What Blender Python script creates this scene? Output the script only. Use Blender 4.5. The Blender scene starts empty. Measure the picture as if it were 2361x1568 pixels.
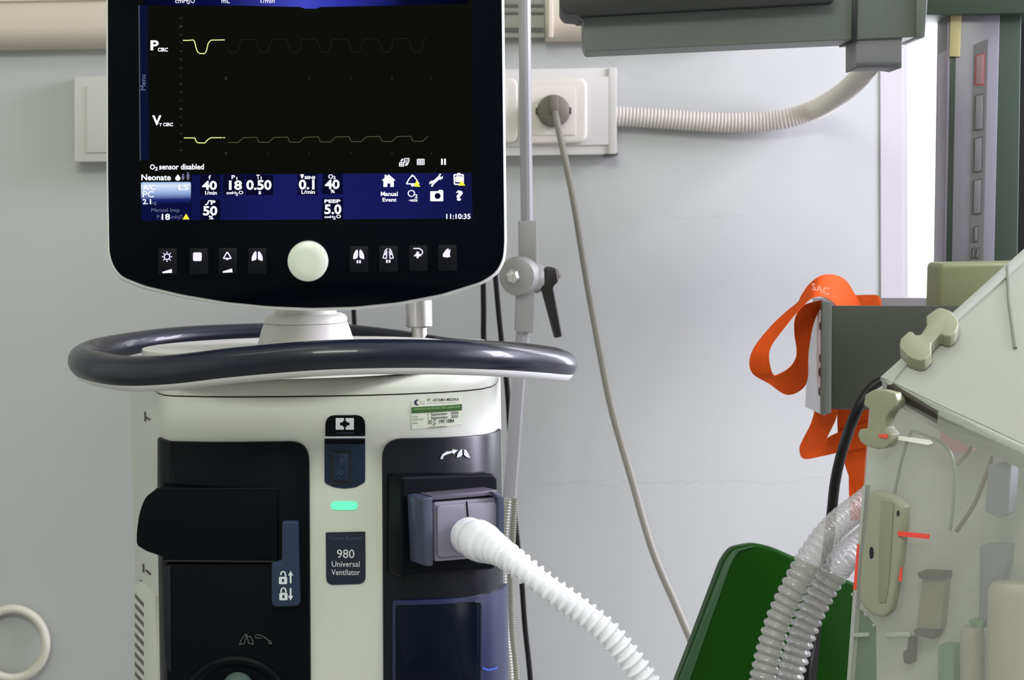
import bpy, bmesh, math, random
from mathutils import Vector, Matrix
random.seed(7)
C = bpy.context.scene.collection
W, H, F = 2361, 1568, 4590.0
# ------------------------------------------------------------------ camera
CAM = Vector((0, 0, 1.2))
PITCH, ROLL = math.radians(4.0), math.radians(0.9)
f0 = Vector((0, math.cos(PITCH), -math.sin(PITCH)))
r0 = Vector((1, 0, 0)); u0 = Vector((0, math.sin(PITCH), math.cos(PITCH)))
CU = u0 * math.cos(ROLL) + r0 * math.sin(ROLL)
CR = r0 * math.cos(ROLL) - u0 * math.sin(ROLL)
cd = bpy.data.cameras.new('camera'); cam = bpy.data.objects.new('camera', cd); C.objects.link(cam)
cd.lens = 36 * F / W; cd.sensor_width = 36; cd.clip_start = 0.05
cam.matrix_world = Matrix.Translation(CAM) @ Matrix((CR, CU, -f0)).transposed().to_4x4()
cd.dof.use_dof = True; cd.dof.focus_distance = 1.9; cd.dof.aperture_fstop = 13
sc = bpy.context.scene; sc.camera = cam
sc.view_settings.view_transform = 'Standard'; sc.view_settings.look = 'None'
sc.view_settings.exposure = 0.0; sc.view_settings.gamma = 1.0; sc.view_settings.use_curve_mapping = False
sc.cycles.max_bounces = 12; sc.cycles.transparent_max_bounces = 24
# ------------------------------------------------------------------ light
wd = bpy.data.worlds.new('sky'); sc.world = wd; wd.use_nodes = True
bg = wd.node_tree.nodes['Background']; bg.inputs[0].default_value = (0.93, 0.95, 1.0, 1); bg.inputs[1].default_value = 2.6
def area(name, loc, target, sx, sy, power, col):
    l = bpy.data.lights.new(name, 'AREA'); l.shape = 'RECTANGLE'; l.size = sx; l.size_y = sy; l.energy = power; l.color = col
    o = bpy.data.objects.new(name, l); C.objects.link(o); o.location = loc
    o.rotation_euler = (Vector(target) - Vector(loc)).to_track_quat('-Z', 'Y').to_euler(); return o
area('daylight_side_window', (2.18, 1.95, 1.8), (0.5, 2.4, 1.3), 0.9, 1.2, 105, (0.90, 0.86, 1.06))
area('daylight_back_window', (1.05, 2.98, 1.55), (0.2, 1.0, 1.1), 1.1, 1.3, 34, (0.93, 0.94, 1.0))
area('ceiling_and_fill_light', (-0.9, 1.2, 2.72), (-0.9, 1.2, 0), 1.2, 0.3, 4, (0.93, 1.0, 0.84))
area('ceiling_and_fill_light', (-0.2, -0.3, 2.6), (-0.25, 1.2, 0.9), 1.2, 0.5, 36, (0.96, 1.0, 0.88))  # added overhead fill on the camera side, brightens the ventilator front
# ------------------------------------------------------------------ helpers
def ray(px, py): return f0 + CR * ((px - W / 2) / F) - CU * ((py - H / 2) / F)
def P(px, py, Y):
    d = ray(px, py); return CAM + d * ((Y - CAM.y) / d.y)
def lin(c):
    c = c / 255.0
    return c / 12.92 if c <= 0.04045 else ((c + 0.055) / 1.055) ** 2.4
def mat(name, rgb, rough=0.5, metal=0.0, alpha=1.0, em=None, es=1.0, noise=0.0, nscale=60, bump=0.0, coat=0.0, spec=0.5, trans=0.0, sss=0.0):
    m = bpy.data.materials.new(name); m.use_nodes = True; nt = m.node_tree; b = nt.nodes['Principled BSDF']
    col = (lin(rgb[0]), lin(rgb[1]), lin(rgb[2]), 1)
    b.inputs['Base Color'].default_value = col; b.inputs['Roughness'].default_value = rough; b.inputs['Metallic'].default_value = metal
    b.inputs['Alpha'].default_value = alpha; b.inputs['Coat Weight'].default_value = coat; b.inputs['Specular IOR Level'].default_value = spec
    b.inputs['Transmission Weight'].default_value = trans
    if sss: b.inputs['Subsurface Weight'].default_value = sss; b.inputs['Subsurface Radius'].default_value = (.01, .01, .01); b.inputs['Subsurface Scale'].default_value = 1.0
    if em: b.inputs['Emission Color'].default_value = (lin(em[0]), lin(em[1]), lin(em[2]), 1); b.inputs['Emission Strength'].default_value = es
    if noise or bump:
        tc = nt.nodes.new('ShaderNodeTexCoord'); n = nt.nodes.new('ShaderNodeTexNoise'); n.inputs['Scale'].default_value = nscale; n.inputs['Detail'].default_value = 4
        nt.links.new(tc.outputs['Object'], n.inputs['Vector'])
        if noise:
            mx = nt.nodes.new('ShaderNodeMix'); mx.data_type = 'RGBA'; mx.inputs[6].default_value = tuple(v * (1 - noise) for v in col[:3]) + (1,); mx.inputs[7].default_value = tuple(min(1, v * (1 + noise)) for v in col[:3]) + (1,)
            nt.links.new(n.outputs['Fac'], mx.inputs[0]); nt.links.new(mx.outputs[2], b.inputs['Base Color'])
        if bump:
            bp = nt.nodes.new('ShaderNodeBump'); bp.inputs['Strength'].default_value = bump; bp.inputs['Distance'].default_value = 0.002
            nt.links.new(n.outputs['Fac'], bp.inputs['Height']); nt.links.new(bp.outputs['Normal'], b.inputs['Normal'])
    return m
def emis(name, rgb, s=1.0):
    m = bpy.data.materials.new(name); m.use_nodes = True; nt = m.node_tree; nt.nodes.clear()
    e = nt.nodes.new('ShaderNodeEmission'); o = nt.nodes.new('ShaderNodeOutputMaterial')
    e.inputs[0].default_value = (lin(rgb[0]), lin(rgb[1]), lin(rgb[2]), 1); e.inputs[1].default_value = s
    nt.links.new(e.outputs[0], o.inputs[0]); return m
def emis_grad(name, axis, stops, lo, hi):
    m = emis(name, (0, 0, 0)); nt = m.node_tree; e = [n for n in nt.nodes if n.type == 'EMISSION'][0]
    tc = nt.nodes.new('ShaderNodeTexCoord'); sp = nt.nodes.new('ShaderNodeSeparateXYZ'); mr = nt.nodes.new('ShaderNodeMapRange'); cr_ = nt.nodes.new('ShaderNodeValToRGB')
    mr.inputs[1].default_value = lo; mr.inputs[2].default_value = hi
    nt.links.new(tc.outputs['Object'], sp.inputs[0]); nt.links.new(sp.outputs[axis], mr.inputs[0]); nt.links.new(mr.outputs[0], cr_.inputs[0]); nt.links.new(cr_.outputs[0], e.inputs[0])
    els = cr_.color_ramp.elements
    while len(els) < len(stops): els.new(0.5)
    for el, (p, c) in zip(els, stops): el.position = p; el.color = (lin(c[0]), lin(c[1]), lin(c[2]), 1)
    return m
ORG = {}
def empty(name, loc, label=None, cat=None, group=None):
    o = bpy.data.objects.new(name, None); C.objects.link(o); o.location = loc; o.empty_display_size = 0.05; ORG[o.name] = Vector(loc)
    if label: o['label'] = label; o['category'] = cat
    if group: o['group'] = group
    return o
def obj(name, bm, m, parent=None, loc=None, smooth=35):
    """link bm (world coordinates) as one mesh object"""
    org = ORG[parent.name] if parent else (Vector(loc) if loc is not None else None)
    if org is None:
        vs = [v.co for v in bm.verts]; org = Vector((sum(v.x for v in vs) / len(vs), sum(v.y for v in vs) / len(vs), min(v.z for v in vs)))
    bmesh.ops.translate(bm, verts=bm.verts, vec=-org)
    me = bpy.data.meshes.new(name); bm.to_mesh(me); bm.free(); me.materials.append(m)
    if smooth:
        me.shade_smooth(); me.set_sharp_from_angle(angle=math.radians(smooth))
    o = bpy.data.objects.new(name, me); C.objects.link(o)
    if parent: o.parent = parent
    else: o.location = org
    ORG[o.name] = org; return o
def tag(o, label=None, cat=None, group=None, kind=None):
    if label: o['label'] = label
    if cat: o['category'] = cat
    if group: o['group'] = group
    if kind: o['kind'] = kind
    return o
class Pl:   # flat surface with a horizontal axis U, a second axis V and the outward normal N
    def __init__(s, O, U, V=Vector((0, 0, 1))):
        s.O = O; s.U = U.normalized(); s.N = s.U.cross(V).normalized()
        if s.N.dot(CAM - O) < 0: s.N = -s.N
        s.V = s.N.cross(s.U).normalized()
        if s.V.dot(V) < 0: s.V = -s.V
        s.cuts = []
    def loc(s, px, py, n=0):
        d = ray(px, py); o = s.O + s.N * n; t = (o - CAM).dot(s.N) / d.dot(s.N); p = CAM + d * t - s.O
        return p.dot(s.U), p.dot(s.V)
    def pos(s, a, b, n=0): return s.O + s.U * a + s.V * b + s.N * n
class Cv:   # upright curved surface over a plan curve
    def __init__(s, pts):
        s.p = pts; s.L = [0.0]
        for a, b in zip(pts, pts[1:]): s.L.append(s.L[-1] + (b - a).length)
        s.nr = []
        for i in range(len(pts)):
            t = (pts[min(i + 1, len(pts) - 1)] - pts[max(i - 1, 0)]).normalized(); s.nr.append(Vector((t.y, -t.x)))
        s.cuts = s.L[1:-1]
    def loc(s, px, py, n=0):
        d = ray(px, py); d2 = Vector((d.x, d.y)); best = None
        for i in range(len(s.p) - 1):
            a, b = s.p[i] + s.nr[i] * n, s.p[i + 1] + s.nr[i + 1] * n; e = b - a; den = d2.x * e.y - d2.y * e.x
            if abs(den) < 1e-9: continue
            t = (a.x * e.y - a.y * e.x) / den; k = (a.x * d2.y - a.y * d2.x) / den
            ok = max(0, -k, k - 1)
            if (i == 0 and k < 0) or (i == len(s.p) - 2 and k > 1): ok = 0.5 * ok
            if best is None or ok < best[0] - 1e-6: best = (ok, s.L[i] + k * (s.L[i + 1] - s.L[i]), CAM.z + d.z * t)
        return best[1], best[2]
    def pos(s, a, b, n=0):
        i = 0
        while i < len(s.L) - 2 and a > s.L[i + 1]: i += 1
        k = (a - s.L[i]) / (s.L[i + 1] - s.L[i]); p = s.p[i].lerp(s.p[i + 1], k); m = s.nr[i].lerp(s.nr[i + 1], max(0, min(1, k)))
        return Vector((p.x + m.x * n, p.y + m.y * n, b))
def rp(pts, r, seg=6):
    out = []; n = len(pts)
    for i in range(n):
        p0, p1, p2 = Vector(pts[i - 1]), Vector(pts[i]), Vector(pts[(i + 1) % n]); rr = r[i] if isinstance(r, (list, tuple)) else r
        a, b = p0 - p1, p2 - p1; rr = min(rr, a.length * .49, b.length * .49)
        if rr <= 0: out.append(tuple(p1)); continue
        A, B = p1 + a.normalized() * rr, p1 + b.normalized() * rr
        for k in range(seg + 1):
            t = k / seg; q = A * (1 - t) ** 2 + p1 * 2 * t * (1 - t) + B * t * t; out.append((q.x, q.y))
    return out
def rect(x0, y0, x1, y1, r=0, sl=0.0):
    q = [(x0, y0), (x1, y0 + sl * (x1 - x0)), (x1, y1 + sl * (x1 - x0)), (x0, y1)]
    return rp(q, r) if r else q
def merge(dst, src):
    vm = {v: dst.verts.new(v.co) for v in src.verts}
    for f in src.faces:
        try: dst.faces.new([vm[v] for v in f.verts])
        except ValueError: pass
    src.free()
def ext(bm, S, poly, n0, n1, bev=0.0, seg=2, at=None, local=False):
    """polygon given in picture pixels, laid on surface S and extruded from n0 (back) to n1 (front)"""
    t = bmesh.new(); pn = n1 if at is None else at
    q = poly if local else [S.loc(x, y, pn) for x, y in poly]
    f = t.faces.new([t.verts.new((a, b, n0)) for a, b in q])
    if S.cuts:
        lo, hi = min(a for a, b in q), max(a for a, b in q)
        for c in S.cuts:
            if lo < c < hi: bmesh.ops.bisect_plane(t, geom=t.verts[:] + t.edges[:] + t.faces[:], plane_co=(c, 0, 0), plane_no=(1, 0, 0), dist=1e-6)
    if abs(n1 - n0) > 1e-7:
        r = bmesh.ops.extrude_face_region(t, geom=t.faces[:]); vs = [v for v in r['geom'] if isinstance(v, bmesh.types.BMVert)]
        bmesh.ops.translate(t, verts=vs, vec=(0, 0, n1 - n0))
        if bev:
            vset = set(vs); es = [e for e in t.edges if e.verts[0] in vset and e.verts[1] in vset and any(fc.normal.length and not all(v in vset for v in fc.verts) for fc in e.link_faces)]
            t.normal_update()
            es = [e for e in t.edges if e.verts[0] in vset and e.verts[1] in vset and not all(all(v in vset for v in fc.verts) for fc in e.link_faces)]
            bmesh.ops.bevel(t, geom=es, offset=bev, segments=seg, profile=0.5, affect='EDGES', clamp_overlap=True)
    for v in t.verts: v.co = S.pos(v.co.x, v.co.y, v.co.z)
    bmesh.ops.recalc_face_normals(t, faces=t.faces[:])
    merge(bm, t)
def flat(S, polys, n):
    bm = bmesh.new()
    for p in polys: ext(bm, S, p, n - 0.0003, n)
    return bm
def solid(S, poly, n0, n1, bev=0.0, seg=2, at=None):
    bm = bmesh.new(); ext(bm, S, poly, n0, n1, bev, seg, at); return bm
def box(bm, c, h, bev=0.0, rot=None):
    t = bmesh.new(); bmesh.ops.create_cube(t, size=2)
    for v in t.verts: v.co = Vector((v.co.x * h[0], v.co.y * h[1], v.co.z * h[2]))
    if bev: bmesh.ops.bevel(t, geom=t.edges[:], offset=bev, segments=2, profile=0.5, affect='EDGES')
    for v in t.verts: v.co = (rot @ v.co if rot else v.co) + Vector(c)
    merge(bm, t)
def cr(pts, n=8, closed=False):
    P_ = [Vector(p) for p in pts]; out = []; N = len(P_); R = range(N if closed else N - 1)
    for i in R:
        g = (lambda k: P_[k % N]) if closed else (lambda k: P_[max(0, min(N - 1, k))])
        a, b, c, d = g(i - 1), g(i), g(i + 1), g(i + 2)
        for k in range(n):
            t = k / n; out.append(0.5 * ((2 * b) + (c - a) * t + (2 * a - 5 * b + 4 * c - d) * t * t + (3 * b - a - 3 * c + d) * t ** 3))
    if not closed: out.append(P_[-1])
    return out
def tube(bm, pts, rad, seg=16, closed=False, sq=1.0, up=None):
    n = len(pts); R = rad if isinstance(rad, (list, tuple)) else [rad] * n; rings = []; nv = None
    for i in range(n):
        t = (pts[(i + 1) % n] - pts[i - 1]) if closed else (pts[min(i + 1, n - 1)] - pts[max(i - 1, 0)])
        t = t.normalized()
        if up is not None: nv = (up - t * up.dot(t)).normalized()
        elif nv is None:
            a = Vector((0, 0, 1)) if abs(t.z) < .9 else Vector((1, 0, 0)); nv = (a - t * a.dot(t)).normalized()
        else: nv = (nv - t * nv.dot(t)).normalized()
        b = t.cross(nv)
        rings.append([bm.verts.new(pts[i] + nv * (R[i] * sq * math.cos(2 * math.pi * k / seg)) + b * (R[i] * math.sin(2 * math.pi * k / seg))) for k in range(seg)])
    for i in range(n if closed else n - 1):
        A, B = rings[i], rings[(i + 1) % n]
        for k in range(seg): bm.faces.new((A[k], A[(k + 1) % seg], B[(k + 1) % seg], B[k]))
    if not closed: bm.faces.new(rings[0][::-1]); bm.faces.new(rings[-1])
    bmesh.ops.recalc_face_normals(bm, faces=bm.faces[:])
    return bm
def tb(pxs, rad, n=8, seg=14, **k): return tube(bmesh.new(), cr([P(*p) for p in pxs], n), rad, seg, **k)
def lathe(bm, O, A, prof, seg=32, ycen=None, squash=1.0):
    A = A.normalized(); x = A.orthogonal().normalized(); y = A.cross(x); rings = []
    for r, h in prof: rings.append([bm.verts.new(O + A * h + (x * math.cos(2 * math.pi * k / seg) + y * math.sin(2 * math.pi * k / seg)) * max(r, 1e-5)) for k in range(seg)])
    for a, b in zip(rings, rings[1:]):
        for k in range(seg): bm.faces.new((a[k], a[(k + 1) % seg], b[(k + 1) % seg], b[k]))
    bm.faces.new(rings[0][::-1]); bm.faces.new(rings[-1]); bmesh.ops.recalc_face_normals(bm, faces=bm.faces[:])
    if ycen is not None:
        for v in bm.verts: v.co.y = ycen + (v.co.y - ycen) * squash
    return bm
def resample(pts, step):
    out = [pts[0].copy()]; acc = 0
    for a, b in zip(pts, pts[1:]):
        L = (b - a).length; d = step - acc
        while d <= L: out.append(a.lerp(b, d / L)); d += step
        acc = (acc + L) % step
    return out
def ribbon(bm, E1, E2, th=0.0009, n=8):
    a = cr([P(*p) for p in E1], n); b = cr([P(*p) for p in E2], n); K = 4; t = bmesh.new(); g = []
    for p, q in zip(a, b): g.append([t.verts.new(p.lerp(q, k / K)) for k in range(K + 1)])
    for r1, r2 in zip(g, g[1:]):
        for k in range(K): t.faces.new((r1[k], r1[k + 1], r2[k + 1], r2[k]))
    bmesh.ops.recalc_face_normals(t, faces=t.faces[:]); bmesh.ops.solidify(t, geom=t.faces[:], thickness=th); merge(bm, t)
def text(bm, S, s, x0, y0, x1, y1, n=0.0006, bold=0.0, sl=0.0, vert=False):
    cu = bpy.data.curves.new('t', 'FONT'); cu.body = s; cu.offset = bold; cu.resolution_u = 3
    o = bpy.data.objects.new('t', cu); me = bpy.data.meshes.new_from_object(o)
    vs = [v.co for v in me.vertices]; a0, a1 = min(v.x for v in vs), max(v.x for v in vs); b0, b1 = min(v.y for v in vs), max(v.y for v in vs)
    m = []
    for v in vs:
        k, l = (v.x - a0) / (a1 - a0), (v.y - b0) / (b1 - b0)
        if vert: px, py = x1 - l * (x1 - x0), y1 - k * (y1 - y0); px = x1 - l * (x1 - x0)
        else: px, py = x0 + k * (x1 - x0), y1 - l * (y1 - y0) + sl * k * (x1 - x0)
        m.append(bm.verts.new(S.pos(*S.loc(px, py, n), n)))
    for p in me.polygons:
        try: bm.faces.new([m[i] for i in p.vertices])
        except ValueError: pass
    bpy.data.objects.remove(o); bpy.data.curves.remove(cu); bpy.data.meshes.remove(me)
def line(pts, w):
    """polyline in pixels to a thin polygon of width w"""
    L, R = [], []
    for i, p in enumerate(pts):
        a, b = Vector(pts[max(i - 1, 0)]), Vector(pts[min(i + 1, len(pts) - 1)]); t = (b - a).normalized(); q = Vector(p)
        L.append((q.x - t.y * w / 2, q.y + t.x * w / 2)); R.append((q.x + t.y * w / 2, q.y - t.x * w / 2))
    return L + R[::-1]
def circ(cx, cy, r, n=20, ry=None): return [(cx + r * math.cos(2 * math.pi * k / n), cy + (ry or r) * math.sin(2 * math.pi * k / n)) for k in range(n)]
def lines(bm, S, pts, w, n):
    for a, b in zip(pts, pts[1:]): ext(bm, S, line([a, b], w), n - 0.0003, n)
def zoomed(pts, x0, y0, s): return [(x0 + x / s, y0 + y / s) for x, y in pts]
# ------------------------------------------------------------------ materials
M = dict(
 shell=mat('ivory_plastic', (200, 202, 193), .42, noise=.02), rim=mat('pale_rim_plastic', (205, 206, 204), .3), neck=mat('neck_plastic', (214, 213, 206), .4),
 navy=mat('navy_gloss_plastic', (2, 5, 18), .34, spec=.35), navy_soft=mat('navy_soft_plastic', (1, 4, 10), .4, spec=.12), handle=mat('navy_handle_rubber', (6, 12, 30), .36, spec=.35, coat=.3),
 glass=mat('black_display_glass', (0, 3, 9), .2, spec=.12), key=mat('key_tile', (16, 17, 22), .4, spec=.1), slate=mat('slate_blue_plastic', (40, 52, 78), .45, noise=.1, spec=.3),
 slate_dark=mat('slate_switch', (22, 36, 58), .4, spec=.3), black=mat('black_plastic', (8, 8, 9), .5), ink=mat('black_ink', (20, 22, 20), .7), grey_ink=mat('grey_ink', (110, 112, 105), .7),
 white_ink=mat('white_ink', (215, 218, 222), .6), dim_ink=mat('dim_blue_ink', (62, 76, 96), .6), dial=mat('pearl_dial', (206, 212, 196), .35, noise=.05, nscale=40),
 steel=mat('brushed_steel', (190, 188, 184), .32, .9), alu=mat('grey_aluminium', (152, 152, 154), .38, .35), alu2=mat('grey_cast_metal', (142, 142, 139), .5, .2, noise=.08, nscale=300),
 hose=mat('white_translucent_hose', (240, 240, 248), .3, sss=.3, coat=.2), clear=mat('clear_corrugated_plastic', (186, 182, 183), .1, alpha=.5, coat=1.0),
 cable=mat('black_cable', (3, 3, 4), .45, spec=.3), gcable=mat('grey_cable', (120, 117, 108), .5), conduit=mat('ivory_conduit', (196, 190, 184), .5), cream=mat('cream_plastic', (196, 187, 170), .4),
 panelw=mat('white_socket_plastic', (188, 186, 182), .45), plug=mat('grey_rubber_plug', (104, 98, 88), .6, noise=.2, nscale=80), green=mat('dark_green_enamel', (10, 54, 0), .4, noise=.08, nscale=9, spec=.12), green_edge=mat('green_edge', (34, 70, 38), .45),
 tray=mat('grey_green_sheet_metal', (46, 51, 40), .5, .1, noise=.08, nscale=200), trayside=mat('white_side_plate', (196, 196, 200), .5), trayin=mat('tray_inner_metal', (150, 146, 150), .45, .2), arm=mat('grey_green_arm', (84, 90, 84), .42, noise=.07, nscale=250), armtop=mat('black_arm_cover', (10, 14, 11), .5),
 colf=mat('dark_green_grey_frame', (52, 64, 54), .45), colp=mat('lavender_grey_panel', (128, 126, 136), .38), cols=mat('control_strip', (98, 96, 98), .5), tape=mat('yellow_tape', (176, 168, 120), .6), olive=mat('olive_plastic', (112, 117, 84), .55, noise=.05, nscale=200),
 orange=mat('orange_webbing', (190, 70, 12), .75, spec=.15, noise=.1, nscale=120, bump=.3), letter=mat('faded_strap_print', (226, 176, 160), .7),
 hinge=mat('khaki_hinge_plastic', (140, 142, 116), .45, noise=.04, nscale=150), hazed=mat('reflection_hazed_acrylic', (176, 178, 170), .22, alpha=.93, coat=.4), acryl=mat('clear_acrylic', (206, 208, 200), .1, alpha=.15, coat=.8), edge=mat('acrylic_edge', (172, 176, 168), .25, alpha=.85, coat=.5), liner=mat('milky_liner', (178, 181, 168), .45, alpha=.95),
 wallm=None, blue=mat('blue_glossy_cover', (6, 18, 66), .3, spec=.8), block=mat('clear_grey_block', (124, 120, 136), .3, noise=.25, nscale=30), blocks=mat('slate_bracket', (58, 64, 84), .35, coat=.3),
 red=mat('red_tape_and_reflection', (236, 74, 60), .5), white=mat('white_tape', (240, 238, 232), .5), khaki=mat('khaki_bottle', (126, 122, 88), .5), dark=mat('dark_stopper', (40, 34, 22), .6), pouch=mat('grey_violet_pouch', (104, 106, 112), .5), teal=mat('teal_green_part', (88, 124, 92), .5), beige=mat('beige_canister', (146, 141, 120), .5), tubeg=mat('grey_green_tube', (120, 128, 114), .4), lead=mat('dark_lead', (92, 74, 66), .5), pink=mat('pink_sticker', (196, 140, 134), .6),
 txt=emis('screen_white', (240, 240, 255), 1.5), dimtxt=emis('screen_grey', (120, 125, 160), .9), yel=emis('screen_yellow', (235, 235, 60), 1.2), wave=emis('wave_green', (225, 245, 150), 1.3), wave_dim=emis('wave_dim', (42, 50, 36), .8), tick=emis('tick_dim', (26, 32, 32), .8),
 led=emis('led_green', (105, 255, 185), 1.3), keyi=emis('key_symbol', (225, 220, 255), 1.3), scr=mat('screen_off_pixels', (0, 0, 0), .3, em=(7, 8, 4), es=1.0, spec=.05), tile=emis('screen_tile', (10, 12, 40), 1.0), tab=emis('menu_tab', (12, 18, 48), 1), line=emis('tab_line', (90, 92, 110), .7))
# back wall paint: faint mottling and two hairline cracks
m = mat('painted_wall', (173, 175, 173), .75, noise=.025, nscale=5, bump=.15); nt = m.node_tree; b = nt.nodes['Principled BSDF']
src = b.inputs['Base Color'].links[0].from_socket; tc = [n for n in nt.nodes if n.type == 'TEX_COORD'][0]
sp = nt.nodes.new('ShaderNodeSeparateXYZ'); nt.links.new(tc.outputs['Object'], sp.inputs[0])
def mth(op, a, b_=None, c=None):
    n = nt.nodes.new('ShaderNodeMath'); n.operation = op
    for i, v in enumerate((a, b_, c)):
        if v is None: continue
        if hasattr(v, 'name') and not isinstance(v, (int, float)): nt.links.new(v, n.inputs[i])
        else: n.inputs[i].default_value = v
    return n.outputs[0]
WY = 2.75
ca = P(1240, 1112, WY); cb = P(1900, 1112, WY); ca2 = P(1550, 500, WY); cb2 = P(1720, 500, WY)
def crack(a, b_, amp, seed):
    nz = nt.nodes.new('ShaderNodeTexNoise'); nz.noise_dimensions = '1D'; nz.inputs['Scale'].default_value = 14; nz.inputs['Detail'].default_value = 6; nz.inputs['Roughness'].default_value = .65
    nt.links.new(mth('ADD', sp.outputs[0], seed), nz.inputs['W'])
    zz = mth('ADD', mth('MULTIPLY', nz.outputs['Fac'], amp), (a.z + b_.z) / 2 - amp / 2)
    d = mth('ABSOLUTE', mth('SUBTRACT', sp.outputs[2], zz))
    k = mth('LESS_THAN', d, 0.00055); k = mth('MULTIPLY', k, mth('GREATER_THAN', sp.outputs[0], a.x)); return mth('MULTIPLY', k, mth('LESS_THAN', sp.outputs[0], b_.x))
k = mth('MULTIPLY', mth('ADD', crack(ca, cb, .03, 3.1), crack(ca2, cb2, .02, 9.0)), .28)
mx = nt.nodes.new('ShaderNodeMix'); mx.data_type = 'RGBA'; nt.links.new(src, mx.inputs[6]); mx.inputs[7].default_value = (.2, .2, .2, 1); nt.links.new(k, mx.inputs[0]); nt.links.new(mx.outputs[2], b.inputs['Base Color'])
M['wallm'] = m
plain = mat('plain_wall_paint', (214, 216, 208), .8, noise=.02, nscale=4)
# ------------------------------------------------------------------ room
def struct(name, boxes, mm, bev=0, loc=(0, 0, 0)):
    bm = bmesh.new()
    for c, h in boxes: box(bm, c, h, bev)
    return tag(obj(name, bm, mm, loc=loc, smooth=0), kind='structure')
xl = P(2092, 400, WY).x; xr = 1.35; zt = 1.95; zb = 0.95
struct('wall_back', [(((-2.3 + xl) / 2, WY + .06, 1.4), ((xl + 2.3) / 2, .06, 1.4)), (((xr + 2.3) / 2, WY + .06, 1.4), ((2.3 - xr) / 2, .06, 1.4)),
   (((xl + xr) / 2, WY + .06, (zt + 2.8) / 2), ((xr - xl) / 2, .06, (2.8 - zt) / 2)), (((xl + xr) / 2, WY + .06, zb / 2), ((xr - xl) / 2, .06, zb / 2))], M['wallm'])
struct('floor', [((0, .2, -.05), (2.4, 2.8, .05))], mat('grey_vinyl_floor', (150, 150, 142), .4, noise=.05, nscale=8))
struct('ceiling', [((0, .2, 2.85), (2.4, 2.8, .05))], plain)
struct('wall_left', [((-2.35, .2, 1.4), (.05, 2.8, 1.4))], plain)
struct('wall_right', [((2.35, -1.2, 1.4), (.05, 1.4, 1.4)), ((2.35, 2.65, 1.4), (.05, .25, 1.4)), ((2.35, 1.3, .5), (.05, 1.1, .5)), ((2.35, 1.3, 2.62), (.05, 1.1, .18))], plain)
struct('wall_front', [((0, -2.45, 1.4), (2.4, .05, 1.4))], plain)
# window in the back wall
wn = tag(empty('window_1', ((xl + xr) / 2, WY, zb)), kind='structure')
bm = bmesh.new(); fw = .012
for c, h in [((xl + fw, WY + .05, (zt + zb) / 2), (fw, .03, (zt - zb) / 2)), ((xr - fw, WY + .05, (zt + zb) / 2), (fw, .03, (zt - zb) / 2)), (((xl + xr) / 2, WY + .05, zt - fw), ((xr - xl) / 2, .03, fw)), (((xl + xr) / 2, WY + .05, zb + fw), ((xr - xl) / 2, .03, fw))]: box(bm, c, h, .002)
obj('window_frame', bm, M['rim'], wn)
bm = bmesh.new(); box(bm, ((xl + xr) / 2, WY + .07, (zt + zb) / 2), ((xr - xl) / 2 - .02, .003, (zt - zb) / 2 - .02)); obj('pane', bm, mat('window_glass', (250, 250, 255), .02, alpha=.06), wn)
x0 = P(2030, 400, WY).x; x1 = P(2080, 400, WY).x
struct('trim_1', [(((x0 + x1) / 2, WY - .001, (zt + zb) / 2), ((x1 - x0) / 2, .001, (zt - zb) / 2 + .08))], mat('pinkish_trim_paint', (178, 173, 176), .6), 0)
# ------------------------------------------------------------------ wall fittings
# cream trunking along the top
A = P(-120, 112, 2.70); B = P(1700, 84, 2.70); wp = Pl(Vector((A.x, 2.70, A.z)), Vector((1, 0, 0)))
t = empty('wall_trunking', (-0.3, 2.75, P(600, 60, 2.7).z), 'cream moulded wall trunking running behind the top of the ventilator display', 'trunking')
zb_ = P(120, 108, 2.70).z; ztop = P(120, 5, 2.70).z; bm = bmesh.new()
prof = [(WY, zb_ + .0), (2.73, zb_ - .001), (2.715, zb_ + .006), (2.705, zb_ + .014), (2.70, zb_ + .026), (2.70, ztop), (2.695, ztop + .002), (2.695, ztop + .12), (WY, ztop + .12)]
xa, xb = P(-200, 60, 2.7).x, P(1152, 60, 2.7).x; xc, xd = P(1258, 60, 2.7).x, P(1700, 60, 2.7).x
for u, v in ((xa, xb), (xc, xd)):
    t2 = bmesh.new(); a = [t2.verts.new((u, y, z)) for y, z in prof]; f = t2.faces.new(a); r = bmesh.ops.extrude_face_region(t2, geom=[f]); bmesh.ops.translate(t2, verts=[v_ for v_ in r['geom'] if isinstance(v_, bmesh.types.BMVert)], vec=(v - u, 0, 0)); bmesh.ops.recalc_face_normals(t2, faces=t2.faces[:]); merge(bm, t2)
obj('trunking_cover', bm, M['cream'], t)
S = Pl(P(1200, 50, 2.73), Vector((1, 0, 0)))
obj('socket_strip', solid(S, rect(1140, 8, 1256, 86), -.02, 0), mat('grey_socket_strip', (150, 152, 144), .5), t)
for y, h in ((10, 6), (28, 5), (64, 10)): obj('slot', solid(S, rect(1140, y, 1253, y + h), 0, .002), mat('slot_grey', (88, 92, 88), .6), t)
obj('raised_frame', solid(S, rect(1264, -40, 1276, 86, 3), 0, .034, .002), M['cream'], t)
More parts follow.
